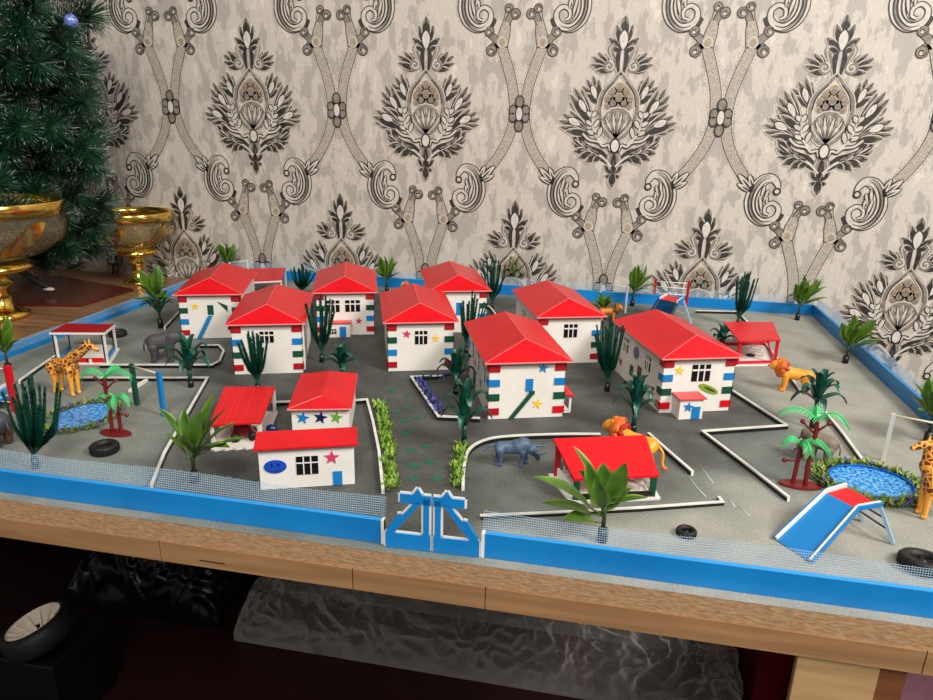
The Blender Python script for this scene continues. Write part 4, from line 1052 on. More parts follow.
slide('big blue slide with a red platform and white rails, right at the front net', (776, 540), (810, 562), (826, 493), (857, 509), (846, 487), (880, 505), (862, 521), (893, 544), zt)
zt2 = hgt(690, 322, 682, 298)
slide('blue and red slide at the back fence in front of the red ladder posts', (650, 314), (670, 317), (660, 299), (677, 303), (667, 295), (683, 299), (672, 316), (691, 324), zt2, cut=True)
zt3 = .030
slide('blue slide with white rails cut off by the frame, behind the red post', (-34, 405), (-40, 420), (-6, 393), (-6, 403), (10, 384), (14, 396), (16, 400), (20, 411), .012)

# ---------------------------------------------------------------- goals and bars
def frame(name, label, cat, a, b, ta, tb, ma, mb_, w=.0045, bar=None, bars=(0.96,), barr=.0009, bm=None):
    A = at(*a); B_ = at(*b); o = A; ha = hgt(a[0], a[1], *ta); hb = hgt(b[0], b[1], *tb); v = B_ - A
    t = thing(name, label, cat, (o.x, o.y, Z0 + .0002)); ang = math.atan2(v.y, v.x)
    for p, hh, mm in ((Vector((0, 0, 0)), ha, ma), (Vector((v.x, v.y, 0)), hb, mb_)):
        q = MB().box((-w / 2, -w / 3, 0), (w / 2, w / 3, hh)).build('post', mm, t); q.location = p; q.rotation_euler.z = ang
    for k_ in bars: MB().tube([(0, 0, ha * k_), (v.x, v.y, hb * k_)], barr, 7).build('crossbar', bm or WHITE, t)
    return t
CREAM = mat('cream_stick', (226, 214, 180), .5); LBL = mat('pale_blue_post', (188, 206, 222), .45)
frame('goal', 'pale goal at the back fence behind the orange animal', 'toy goal', (599, 306), (625, 313), (599, 283), (627, 286), LBL, LBL, .0030, bm=CREAM)
frame('goal', 'bar of one dark green post and one blue post beside the blue gravel pond', 'toy goal', (137, 405), (164, 416), (135, 364), (160, 372), GREEN, BLUE, .0058, bm=CREAM)
frame('climbing_bars', 'red posts joined by three white bars behind the back slide', 'climbing bars', (653, 304), (686, 307), (655, 279), (689, 281), DRED, DRED, .0046, bars=(.45, .7, .9))
frame('goal', 'white goal post with a cream bar beside the oval pond, running out of the frame', 'toy goal', (883, 461), (962, 478), (894, 414), (968, 428), mat('grey_white_post', (206, 204, 196), .5), WHITE, .0040, bars=(.97,), barr=.0011, bm=CREAM)
frame('goal', 'leaning red goal post with a thin white bar, just before a leafy plant', 'toy goal', (16, 412), (-46, 400), (9, 366), (-52, 368), RED, RED, .0072, bars=(.95, .2), barr=.0008)
frame('goal', 'small white goal against the back fence above the corner house', 'toy goal', (249, 281), (231, 280), (247, 260), (229, 262), WHITE, WHITE, .0026)
c0 = at(130, 393); c1 = at(147, 382); tag(MB().bar((0, 0, .002), (c1 - c0) + Vector((0, 0, .002)), .004, .0035).build('white_bar', WHITE, loc=(c0.x, c0.y, Z0 + .0004)), 'loose white bar lying behind the dark green post', 'bar')

# ---------------------------------------------------------------- toy palms with dark red trunks
def toypalm(label, base, topy, s=1, seed=0):
    o = at(*base); H = hgt(base[0], base[1], base[0] + 3 * s, topy); rnd = random.Random(seed); k = H / .075
    t = thing('toy_palm_tree', label, 'toy palm tree', (o.x, o.y, Z0 + .0003), 0)
    b = MB()
    b.prism([(k * (.017 * math.cos(a) + .001 * math.cos(3 * a)), k * .0085 * math.sin(a)) for a in [2 * PI * i / 20 for i in range(20)]], 0, .002 * k); b.build('base', TRUNK, t)
    tr = MB(); T1 = [(.004 * s * k, 0, 0), (.0030 * s * k, 0, .03 * k), (.0045 * s * k, 0, .052 * k), (.003 * s * k, 0, .064 * k)]; T2 = [(-.006 * s * k, .001, 0), (-.0055 * s * k, .001, .018 * k), (-.005 * s * k, .001, .034 * k), (-.006 * s * k, .001, .040 * k)]
    for T in (T1, T2): tr.tube(smooth_pts(T, 4), [.0020 * k] * 12 + [.0014 * k], 8)
    for p, q in (((.004 * s, 0, .052), (.013 * s, -.002, .062)), ((.004 * s, 0, .050), (-.007 * s, .002, .060)), ((-.005 * s, 0, .024), (-.017 * s, -.001, .0235)), ((-.005 * s, 0, .026), (.001 * s, -.003, .036)), ((-.005 * s, 0, .030), (-.002 * s, -.004, .043))):
        p = Vector(p) * k; q = Vector(q) * k; tr.tube([p, q], .0010 * k, 6); tr.ball(q, .0022 * k, 0, 8, 6)
    tr.build('trunk', TRUNK, t)
    def frond(c, a, L, rise, droop):
        f = MB(); P = []
        for i in range(11):
            u = i / 10; P.append(Vector(c) * k + Vector((math.cos(a) * L * u, math.sin(a) * L * u, rise * math.sin(PI * u * .8) - droop * u * u)) * k)
        f.tube(P, [.0008 * k] * 10 + [.0003 * k], 5)
        for i in range(1, 11):
            d = (P[i] - P[i - 1]).normalized(); sd = d.cross(Vector((0, 0, 1))).normalized()
            for sg in (-1, 1):
                for q in (0, .45):
                    p = P[i - 1].lerp(P[i], q); e = p + (sd * sg * .0072 * (1 - .35 * i / 10) + d * .004 + Vector((0, 0, -.0035))) * k; w_ = d * .00048 * k
                    f.add([p - w_, p + w_, e + w_ * .4, e - w_ * .4], [(0, 1, 2, 3)], 0)
        f.build('frond', FROND, t)
    tp = (.003 * s, 0, .064)
    frond(tp, PI * (.97 if s > 0 else .03), .030, .010, .004); frond(tp, PI * (-.08 if s > 0 else 1.08), .026, .012, .012); frond(tp, PI * .45, .022, .010, .006)
    t2 = (-.006 * s, .001, .040)
    frond(t2, PI * (.0 if s < 0 else 1.05), .016, .008, .006); frond(t2, PI * (1.0 if s < 0 else -.06), .026, .010, .014); frond(t2, PI * -.4, .016, .008, .008)
    return t
toypalm('dark red toy palm tree with bright green fronds beside the blue gravel pond', (116, 434), 366, -1, 1)
toypalm('dark red toy palm tree with bright green fronds in front of the brown elephant', (800, 486), 405, 1, 2)
# ================================================================ toy animals
def capsule_mesh(caps, k, voxel, smooth=6):
    b = MB()
    for cp in caps:
        p, r0, q, r1 = Vector(cp[0]) * k, cp[1] * k, Vector(cp[2]) * k, cp[3] * k
        n = max(2, int((q - p).length / (min(r0, r1) * .5 + 1e-6)) + 1); n = min(n, 14)
        b.tube([p.lerp(q, i / n) for i in range(n + 1)], [r0 + (r1 - r0) * i / n for i in range(n + 1)], 14)
        b.ball(p, r0, 0, 14, 10); b.ball(q, r1, 0, 14, 10)
    me = bpy.data.meshes.new('tmp'); me.from_pydata([tuple(v) for v in b.v], [], b.f); me.update()
    o = bpy.data.objects.new('tmp', me); C.objects.link(o)
    r = o.modifiers.new('r', 'REMESH'); r.mode = 'VOXEL'; r.voxel_size = voxel
    s = o.modifiers.new('s', 'SMOOTH'); s.factor = .5; s.iterations = smooth
    bpy.context.view_layer.update()
    dg = bpy.context.evaluated_depsgraph_get()
    out = bpy.data.meshes.new_from_object(o.evaluated_get(dg))
    bpy.data.objects.remove(o); bpy.data.meshes.remove(me)
    out.polygons.foreach_set('use_smooth', [True] * len(out.polygons))
    return out
def body(name, caps, k, m_, parent, voxel=None, smooth=6):
    me = capsule_mesh(caps, k, voxel or k * .018, smooth); me.materials.clear(); me.materials.append(m_)
    o = bpy.data.objects.new(name, me); C.objects.link(o); o.parent = parent
    return o
def giraffe_mat():
    M = bpy.data.materials.new('giraffe_hide'); M.use_nodes = True; N = M.node_tree.nodes; L = M.node_tree.links; b = N['Principled BSDF']
    tc = N.new('ShaderNodeTexCoord'); v = N.new('ShaderNodeTexVoronoi'); v.feature = 'DISTANCE_TO_EDGE'; v.inputs['Scale'].default_value = 210
    L.new(tc.outputs['Object'], v.inputs['Vector'])
    cr = N.new('ShaderNodeValToRGB'); e = cr.color_ramp.elements; e[0].position = .10; e[0].color = lin((240, 168, 70)); e[1].position = .15; e[1].color = lin((120, 48, 16))
    L.new(v.outputs['Distance'], cr.inputs['Fac'])
    sp = N.new('ShaderNodeSeparateXYZ'); L.new(tc.outputs['Object'], sp.inputs['Vector'])
    g = N.new('ShaderNodeMapRange'); g.inputs['From Min'].default_value = .022; g.inputs['From Max'].default_value = .027; L.new(sp.outputs['Z'], g.inputs['Value'])
    g2 = N.new('ShaderNodeMapRange'); g2.inputs['From Min'].default_value = .072; g2.inputs['From Max'].default_value = .068; L.new(sp.outputs['Z'], g2.inputs['Value'])
    mu = N.new('ShaderNodeMath'); mu.operation = 'MULTIPLY'; L.new(g.outputs['Result'], mu.inputs[0]); L.new(g2.outputs['Result'], mu.inputs[1])
    mx = N.new('ShaderNodeMixRGB'); mx.inputs['Color1'].default_value = lin((238, 164, 56)); L.new(mu.outputs[0], mx.inputs['Fac']); L.new(cr.outputs['Color'], mx.inputs['Color2'])
    L.new(mx.outputs['Color'], b.inputs['Base Color']); b.inputs['Roughness'].default_value = .35
    return M
GIR = giraffe_mat()
EYE = mat('dark_eye', (20, 14, 10), .2)
def giraffe(label, base, H, rz, neck=(.40, .98)):
    o = at(*base); k = H
    t = thing('toy_giraffe', label, 'toy giraffe', (o.x, o.y, Z0 + .0002), rz)
    nx, nz = neck
    caps = [((-.20, 0, .47), .105, (.10, 0, .53), .125), ((.10, 0, .56), .115, (.19, 0, .65), .090), ((.17, 0, .62), .095, (nx - .08, 0, nz - .10), .056),
            ((nx - .08, 0, nz - .08), .055, (nx + .01, 0, nz - .09), .045), ((nx, 0, nz - .09), .045, (nx + .10, 0, nz - .135), .032)]
    for s in (-1, 1):
        caps += [((.12, s * .06, .46), .07, (.13, s * .06, .24), .036), ((.13, s * .06, .24), .038, (.125, s * .06, .045), .028), ((.125, s * .06, .03), .032, (.145, s * .06, .028), .028),
                 ((-.22, s * .06, .45), .085, (-.19, s * .06, .25), .042), ((-.19, s * .06, .25), .04, (-.235, s * .06, .045), .028), ((-.235, s * .06, .03), .032, (-.215, s * .06, .028), .028),
                 ((nx - .07, s * .035, nz - .05), .016, (nx - .085, s * .04, nz + .01), .012), ((nx - .09, s * .05, nz - .07), .02, (nx - .11, s * .09, nz - .055), .010)]
    body('body', caps, k, GIR, t, k * .011, 3)
    b = MB(); b.tube([Vector(p) * k for p in ((-.29, 0, .50), (-.34, 0, .40), (-.345, 0, .28))], [.016 * k, .011 * k, .016 * k], 7); b.build('tail', GIR, t)
    for s in (-1, 1): MB().ball((k * (nx + .005), s * k * .043, k * (nz - .075)), k * .011).build('eye', EYE, t)
    return t
gh = hgt(75, 398, 96, 333) * .98
giraffe('spotted toy giraffe stretching its neck over the flat-roofed shelter, beside the gravel pond', (70, 394), gh, -.12, (.60, .96))
giraffe('spotted toy giraffe at the edge of the picture, head above the oval pond', (932, 517), hgt(924, 516, 921, 436) * 1.03, math.radians(186), (.30, 1.0))

LION = mat('lion_orange', (240, 160, 44), .35, rgb2=(232, 140, 30), scale=60); MANE = mat('lion_mane', (196, 76, 22), .5, rgb2=(222, 120, 36), scale=160, bump=.6, bscale=260); MANER = mat('lion_mane_red', (168, 34, 24), .5, bump=.6, bscale=260)
def lion(label, base, L, rz, mats=(LION, MANE, MANER), tail_up=False):
    o = at(*base); k = L
    t = thing('toy_lion', label, 'toy lion', (o.x, o.y, Z0 + .0002), rz)
    caps = [((-.32, 0, .43), .135, (.10, 0, .44), .145), ((.10, 0, .45), .15, (.22, 0, .50), .13), ((.22, 0, .52), .11, (.36, 0, .62), .11), ((.36, 0, .62), .115, (.42, 0, .61), .10), ((.42, 0, .58), .075, (.50, 0, .565), .06), ((.44, 0, .53), .05, (.49, 0, .525), .042)]
    for s in (-1, 1):
        caps += [((.16, s * .085, .42), .085, (.15, s * .09, .22), .058), ((.15, s * .09, .22), .058, (.16, s * .09, .06), .046), ((.16, s * .09, .04), .045, (.215, s * .09, .035), .042),
                 ((-.32, s * .09, .40), .105, (-.26, s * .09, .25), .068), ((-.26, s * .09, .25), .06, (-.34, s * .09, .12), .045), ((-.34, s * .09, .12), .045, (-.33, s * .09, .045), .043), ((-.33, s * .09, .04), .045, (-.275, s * .09, .035), .042),
                 ((.34, s * .085, .71), .035, (.345, s * .095, .74), .028)]
    body('body', caps, k, mats[0], t)
    m_ = [((.27, 0, .66), .12, (.31, 0, .58), .15), ((.30, .10, .60), .09, (.28, .09, .47), .09), ((.30, -.10, .60), .09, (.28, -.09, .47), .09), ((.33, 0, .47), .09, (.29, 0, .38), .08), ((.25, 0, .70), .08, (.33, 0, .74), .055)]
    rnd = random.Random(7)
    for i in range(26):
        a = rnd.uniform(0, 2 * PI); c = Vector((.27, .19 * math.cos(a), .57 + .17 * math.sin(a))); m_.append((c, .045, c + Vector((-.07, .04 * math.cos(a), .04 * math.sin(a))), .02))
    body('mane', m_, k, mats[1], t, k * .02, 2)
    r_ = []
    for i in range(22):
        a = rnd.uniform(0, 2 * PI); c = Vector((.17, .145 * math.cos(a), .51 + .15 * math.sin(a))); r_.append((c, .05, c + Vector((-.06, .02 * math.cos(a), .02 * math.sin(a))), .022))
    body('mane_ruff', r_, k, mats[2], t, k * .02, 2)
    tl = [(-.44, 0, .46), (-.54, .03, .36), (-.55, .05, .20), (-.60, .07, .13)] if not tail_up else [(-.44, 0, .46), (-.58, 0, .50), (-.66, 0, .42)]
    b = MB(); b.tube([Vector(p) * k for p in smooth_pts(tl, 4)], .022 * k, 7); b.ball(Vector(tl[-1]) * k, (.05 * k, .035 * k, .035 * k), 1); b.build('tail', [mats[0], mats[1]], t)
    for s in (-1, 1): MB().ball((k * .465, s * k * .06, k * .63), k * .016).build('eye', EYE, t)
    MB().ball((k * .555, 0, k * .575), (k * .02, k * .03, k * .02)).build('nose', EYE, t)
    return t
lion('orange toy lion with a red ruff before the red framed shelter', (790, 391), .053, math.radians(172))
lion('orange toy lion looking over the gazebo roof, tail towards the kerb', (630, 464), .058, math.radians(158))
lion('orange toy animal standing by the white goal at the back fence', (609, 321), .040, math.radians(8), (mat('tiger_orange', (206, 120, 36), .4), mat('tiger_brown', (120, 80, 30), .5), mat('tiger_brown2', (110, 70, 30), .5)))
c = at(411, 293)
lion('yellow orange toy animal behind the roof of the middle house, only its back showing', (411, 296), .036, math.radians(185), (mat('cub_yellow', (244, 186, 70), .4), MANE, MANE))

GREYE = mat('elephant_grey', (70, 66, 68), .6, bump=.6, bscale=300); BRNE = mat('elephant_brown', (120, 104, 88), .6, bump=.6, bscale=300); IVORY = mat('ivory', (232, 222, 190), .4)
def elephant(label, base, L, rz, m_):
    o = at(*base); k = L
    t = thing('toy_elephant', label, 'toy elephant', (o.x, o.y, Z0 + .0002), rz)
    caps = [((-.25, 0, .58), .22, (.05, 0, .60), .235), ((.05, 0, .60), .22, (.20, 0, .64), .19), ((.24, 0, .70), .17, (.36, 0, .70), .15), ((.38, 0, .66), .10, (.47, 0, .52), .07), ((.47, 0, .52), .07, (.50, 0, .32), .05), ((.50, 0, .32), .05, (.52, 0, .18), .04), ((.52, 0, .18), .04, (.58, 0, .14), .035)]
    for s in (-1, 1):
        caps += [((.14, s * .12, .48), .125, (.14, s * .12, .07), .082), ((.14, s * .12, .05), .088, (.16, s * .12, .05), .085), ((-.28, s * .12, .46), .14, (-.26, s * .12, .25), .09), ((-.26, s * .12, .25), .09, (-.29, s * .12, .06), .08)]
    body('body', caps, k, m_, t, k * .02)
    for s in (-1, 1):
        e = MB(); P = []
        for i in range(14):
            a = 2 * PI * i / 14; P.append((.20 - .11 * math.cos(a) - .03, s * (.20 + .06 * (1 - math.cos(a)) * .7), .64 + .20 * math.sin(a) - .05 * (1 - math.cos(a))))
        V = [Vector(p) * k for p in P] + [Vector(p) * k + Vector((-.008, s * .018, 0)) * k for p in P]
        e.add(V, [tuple(range(14)), tuple(range(27, 13, -1))] + [(i, (i + 1) % 14, 14 + (i + 1) % 14, 14 + i) for i in range(14)]); e.build('ear', m_, t)
        MB().tube([Vector(p) * k for p in smooth_pts([(.42, s * .08, .55), (.52, s * .10, .46), (.60, s * .09, .48)], 4)], [.028 * k] * 5 + [.02 * k] * 3 + [.006 * k], 8).build('tusk', IVORY, t)
        MB().ball((k * .43, s * k * .125, k * .73), k * .014).build('eye', EYE, t)
    MB().tube([Vector(p) * k for p in ((-.46, 0, .66), (-.52, 0, .50), (-.53, 0, .34))], [.03 * k, .018 * k, .022 * k], 7).build('tail', m_, t)
elephant('dark grey toy elephant between the flat-roofed shelter and the corner house', (166, 361), .048, math.radians(28), GREYE)
elephant('brown toy elephant behind the dark red toy palm tree', (816, 461), .037, math.radians(150), BRNE)
BULLM = mat('bull_blue_grey', (58, 78, 100), .5, rgb2=(84, 104, 128), scale=120, bump=.5, bscale=240)
o = at(514, 465); k = .043
t = thing('toy_bull', 'blue grey toy bull with lowered horns inside the curved kerb', 'toy bull', (o.x, o.y, Z0 + .0002), .12)
caps = [((-.32, 0, .42), .14, (.05, 0, .44), .16), ((.05, 0, .46), .17, (.22, 0, .50), .17), ((.15, 0, .58), .11, (.26, 0, .56), .10), ((.28, 0, .46), .13, (.42, 0, .36), .10), ((.42, 0, .37), .10, (.52, 0, .24), .065), ((.52, 0, .22), .06, (.53, 0, .19), .055)]
for s in (-1, 1):
    caps += [((.18, s * .10, .38), .085, (.22 + .03 * s, s * .10, .20), .05), ((.22 + .03 * s, s * .10, .20), .05, (.20 + .06 * s, s * .10, .05), .04), ((.20 + .06 * s, s * .10, .035), .045, (.23 + .06 * s, s * .10, .03), .04),
             ((-.34, s * .10, .40), .11, (-.33 - .03 * s, s * .10, .22), .06), ((-.33 - .03 * s, s * .10, .22), .055, (-.38 - .04 * s, s * .10, .05), .042), ((-.38 - .04 * s, s * .10, .035), .045, (-.34 - .04 * s, s * .10, .03), .04), ((.40, s * .10, .42), .04, (.38, s * .17, .43), .02)]
body('body', caps, k, BULLM, t, k * .018)
for s in (-1, 1): MB().tube([Vector(p) * k for p in smooth_pts([(.44, s * .07, .42), (.47, s * .18, .42), (.58, s * .20, .40), (.68, s * .15, .42)], 4)], [.035 * k] * 5 + [.03 * k] * 4 + [.02 * k] * 3 + [.006 * k], 8).build('horn', BULLM, t)
MB().tube([Vector(p) * k for p in smooth_pts([(-.45, 0, .46), (-.56, -.02, .46), (-.64, -.03, .38), (-.70, -.02, .36)], 4)], [.022 * k] * 12 + [.035 * k], 7).build('tail', BULLM, t)
RH = bpy.data.materials.new('rhino_hide'); RH.use_nodes = True; N = RH.node_tree.nodes; L_ = RH.node_tree.links
tc = N.new('ShaderNodeTexCoord'); sp = N.new('ShaderNodeSeparateXYZ'); L_.new(tc.outputs['Object'], sp.inputs['Vector']); cr = N.new('ShaderNodeValToRGB')
mr = N.new('ShaderNodeMapRange'); mr.inputs['From Min'].default_value = .008; mr.inputs['From Max'].default_value = .030; L_.new(sp.outputs['Z'], mr.inputs['Value']); L_.new(mr.outputs['Result'], cr.inputs['Fac'])
cr.color_ramp.elements[0].position = .35; cr.color_ramp.elements[0].color = lin((86, 58, 38)); cr.color_ramp.elements[1].position = .65; cr.color_ramp.elements[1].color = lin((66, 66, 72)); L_.new(cr.outputs['Color'], N['Principled BSDF'].inputs['Base Color']); N['Principled BSDF'].inputs['Roughness'].default_value = .5
o = at(-10, 443); k = .062
t = thing('toy_rhinoceros', 'grey and brown toy beast cut off by the frame, beside the tallest feathery plant', 'toy animal', (o.x, o.y, Z0 + .0002), math.radians(170))
caps = [((-.28, 0, .40), .19, (.12, 0, .42), .20), ((.12, 0, .42), .18, (.30, 0, .42), .15), ((.32, 0, .42), .13, (.52, 0, .32), .08)]
for s in (-1, 1): caps += [((.16, s * .11, .34), .10, (.16, s * .11, .05), .06), ((-.30, s * .11, .34), .12, (-.30, s * .11, .05), .06)]
body('body', caps, k, RH, t)
MB().tube([Vector(p) * k for p in ((.54, 0, .36), (.60, 0, .46), (.60, 0, .54))], [.045 * k, .03 * k, .006 * k], 8).build('horn', IVORY, t)
MB().tube([Vector(p) * k for p in ((-.46, 0, .46), (-.52, 0, .34), (-.51, 0, .24))], .02 * k, 7).build('tail', RH, t)

# ================================================================ beside the board: bowls, tray, tree
def tabpt(px, py): return at(px, py, TZ - Z0)
TRAYM = mat('brown_tray_glaze', (92, 36, 22), .22, rgb2=(70, 26, 16), scale=10)
pl = [tabpt(-14, 306), tabpt(82, 307), tabpt(134, 291), tabpt(60, 278), tabpt(-14, 280)]
o = pl[1].copy(); b = MB(); b.prism([(p.x - o.x, p.y - o.y) for p in pl], .0003, .0045); tag(b.build('tray', TRAYM, loc=o, bevel=.0008), 'flat red-brown board lying on the table under the tree stand', 'tray')
GLASS = bpy.data.materials.new('cut_glass'); GLASS.use_nodes = True; gb_ = GLASS.node_tree.nodes['Principled BSDF']
gb_.inputs['Base Color'].default_value = lin((250, 238, 208)); gb_.inputs['Transmission Weight'].default_value = .96; gb_.inputs['Roughness'].default_value = .05; gb_.inputs['IOR'].default_value = 1.2
nt = GLASS.node_tree; wv = nt.nodes.new('ShaderNodeTexVoronoi'); wv.inputs['Scale'].default_value = 90; tc = nt.nodes.new('ShaderNodeTexCoord'); nt.links.new(tc.outputs['Object'], wv.inputs['Vector'])
bp = nt.nodes.new('ShaderNodeBump'); bp.inputs['Strength'].default_value = .8; bp.inputs['Distance'].default_value = .002; nt.links.new(wv.outputs['Distance'], bp.inputs['Height']); nt.links.new(bp.outputs['Normal'], gb_.inputs['Normal'])
GLEAF = mat('gold_leaf_print', (232, 186, 92), .22, 1.0, rgb2=(190, 110, 60), scale=70, contrast=(.55, .75))
def bowl(label, c, rimpx, rimy):
    o = tabpt(*c); H = hgt(c[0], c[1], c[0], rimy, TZ - Z0)
    r = rimpx / FPX * (o - Vector((0, 0, CZ))).length * .985
    t = thing('footed_bowl', label, 'bowl', (o.x, o.y, TZ + .0004), 0, 'gold rimmed glass bowls')
    k = r; zb = H
    b = MB(); b.lathe([(0, 0), (.36 * k, 0), (.38 * k, .05 * k), (.28 * k, .10 * k), (.18 * k, .20 * k), (.14 * k, zb * .25), (.24 * k, zb * .30), (.16 * k, zb * .34), (.20 * k, zb * .38), (.36 * k, zb * .42), (0, zb * .42)], 40); b.build('stem', GOLD, t)
    b = MB(); b.lathe([(.36 * k, zb * .40), (.52 * k, zb * .42), (.53 * k, zb * .46), (.40 * k, zb * .50), (0, zb * .49)], 40); b.build('collar', GOLD, t)
    b = MB(); b.lathe([(0, zb * .495), (.38 * k, zb * .50), (.72 * k, zb * .56), (.98 * k, zb * .68), (1.03 * k, zb * .78), (1.0 * k, zb * .90), (.975 * k, zb * .90), (1.0 * k, zb * .78), (.95 * k, zb * .69), (.70 * k, zb * .58), (0, zb * .515)], 56); b.build('glass_body', GLASS, t)
    b = MB(); b.lathe([(1.0 * k, zb * .885), (1.02 * k, zb * .89), (1.035 * k, zb * .99), (1.02 * k, zb), (.975 * k, zb), (.965 * k, zb * .89)], 56, close=True); b.build('rim', GOLD, t)
    # pointed gold leaves printed round the glass
    for i in range(6):
        a0 = -PI / 2 + .18 + i * PI / 3; g = MB(); n = 12; vs = []
        def rad(z): 
            P_ = [(.40, .505), (.735, .56), (.995, .68), (1.042, .78), (1.015, .90)]
            for (r0, z0), (r1, z1) in zip(P_, P_[1:]):
                if z <= z1: return r0 + (r1 - r0) * (z - z0) / (z1 - z0)
            return 1.015
        for j in range(n + 1):
            u = j / n; zc = .60 + .24 * u; hw = .085 * math.sin(PI * u) ** .8 if 0 < u < 1 else .001; ac = a0 - .30 + .62 * u
            for sgn in (-1, 1):
                z = min(.885, max(.53, zc + sgn * hw)); rr = rad(z) * 1.006; vs.append((k * rr * math.cos(ac), k * rr * math.sin(ac), zb * z))
        g.add(vs, [(2 * j, 2 * j + 2, 2 * j + 3, 2 * j + 1) for j in range(n)], 0, True); g.build('gold_leaf', GLEAF, t)
    return t
bowl('gold-rimmed glass bowl cut off by the frame, before the pine tree', (2, 317), 57, 199)
bowl('gold-rimmed glass bowl standing farther back between the pine tree and the wall', (140, 283), 34, 211)

NEED = mat('pine_needles', (11, 54, 30), .45, rgb2=(20, 74, 40), scale=25); TIPS = mat('frosted_needle_tips', (150, 170, 156), .5); DNEED = mat('inner_needles', (8, 38, 24), .6)
BARK = mat('black_bark', (24, 22, 20), .7)
tc_ = aty(-6, 240, 1.17); tcx, tcy = tc_.x - .02, 1.165
tree = thing('pine_tree', 'dark green artificial pine tree with frosted tips standing behind the gold bowls', 'christmas tree', (tcx, tcy, TZ + .0005))
o0 = Vector((tcx, tcy, TZ + .0005))
b = MB().tube([(0, 0, .03), (0, 0, .86)], [.014, .006], 10); b.build('trunk', BARK, tree)
lp = tabpt(50, 297) - o0; lp.z = .0115
for e_ in (lp, Vector((-.16, .03, .0005)), Vector((-.02, .17, .0005))):
    b = MB(); b.tube([(0, 0, .075), e_ * .55 + Vector((0, 0, .035)), e_ + Vector((0, 0, .004))], .0062, 8); l_ = b.build('stand_leg', BARK, tree)
    MB().ball(e_ + Vector((0, 0, .0035)), (.012, .007, .0034)).build('foot_cap', mat('white_cap', (225, 225, 225), .4), l_)
rnd = random.Random(11); f = MB(); br = MB()
def bunch(c, axis, L, n, spread):
    axis = axis.normalized(); x = axis.orthogonal().normalized(); y = axis.cross(x)
    for i in range(n):
        u = rnd.uniform(-.55, .5); a = rnd.uniform(0, 2 * PI); tilt = rnd.uniform(.55, 1.25) * spread
        d = (axis * math.cos(tilt) + (x * math.cos(a) + y * math.sin(a)) * math.sin(tilt)).normalized()
        p = c + axis * (u * L); q = p + d * L * rnd.uniform(.75, 1.1); s = d.cross(axis); s = (s.normalized() if s.length > 1e-4 else x) * .0007
        m_ = p.lerp(q, .8); mi = 0 if rnd.random() < .7 else 2
        f.add([p - s, p + s, m_ + s * .8, m_ - s * .8], [(0, 1, 2, 3)], mi)
        f.add([m_ - s * .8, m_ + s * .8, q], [(0, 1, 2)], 1 if rnd.random() < .22 else mi)
spots = [(92, 18), (40, 6), (4, 10), (70, 52), (58, 42), (20, 48), (-10, 40), (84, 78), (30, 84), (88, 104), (60, 110), (-6, 100), (28, 130), (94, 132), (72, 148), (12, 150), (50, 172), (96, 168), (30, 190), (80, 196), (4, 186), (104, 205), (60, 218), (86, 232), (96, 246), (70, 246), (40, 216), (-30, 60), (-40, 130), (-30, 190), (70, -10), (20, -20), (50, 258), (100, 226), (66, 72), (84, 62), (44, 66), (60, 92), (20, 108), (90, 150), (48, 148), (14, 68), (56, 130), (76, 118), (30, 30), (64, 28), (78, 172), (20, 215), (44, 196)]
for i, (px, py) in enumerate(spots):
    Y = tcy - (.10 + .05 * math.sin(i * 2.3)) * max(.2, 1 - abs(px - 5) / 130) + (.02 if py > 220 else 0)
    p = aty(px - 12, py, Y) - o0; r0 = Vector((0, 0, max(.06, p.z - .03))); ax = (p - r0)
    ax.z += .02
    br.tube([r0, p], [.0035, .002], 5); bunch(p, ax, .046, 330, 1.0)
for i in range(120):                                  # inner and far-side branches
    a = rnd.uniform(0, 2 * PI); z = rnd.uniform(.13, .82); rr = (.19 - .08 * z / .85) * rnd.uniform(.25, .85)
    p = Vector((rr * math.cos(a), min(.10, rr * math.sin(a)), z))
    br.tube([(0, 0, z - .03), p], [.0035, .002], 5); bunch(p, p - Vector((0, 0, z - .05)), .05, 150, 1.05)
br.build('branches', BARK, tree); f.build('needles', [NEED, TIPS, DNEED], tree)
p = aty(71, 21, 1.06); tag(MB().ball((0, 0, 0), .0105, 0, 20, 14).build('bauble', mat('blue_bauble', (40, 70, 190), .25, .3, rgb2=(150, 170, 230), scale=260), loc=p), 'small glittering blue bauble hanging in the pine tree', 'bauble')
cb = MB(); pts = [aty(x, y, 1.325) for x, y in ((84, 30), (90, 80), (97, 120), (101, 150), (107, 185), (112, 212), (116, 250), (112, 275))]
cb.tube(smooth_pts(pts, 5), .0016, 6); c_ = cb.build('light_string', mat('black_cable', (12, 14, 14), .5)); tag(c_, 'black light string hanging down the wall behind the pine tree', 'cable')
for x, y in ((107, 197), (114, 262), (100, 140)):
    q = aty(x, y, 1.322); MB().tube([q, q + Vector((-.008, -.002, .001))], [.0028, .0018], 7).build('bulb', mat('clear_bulb', (210, 214, 216), .2), c_)

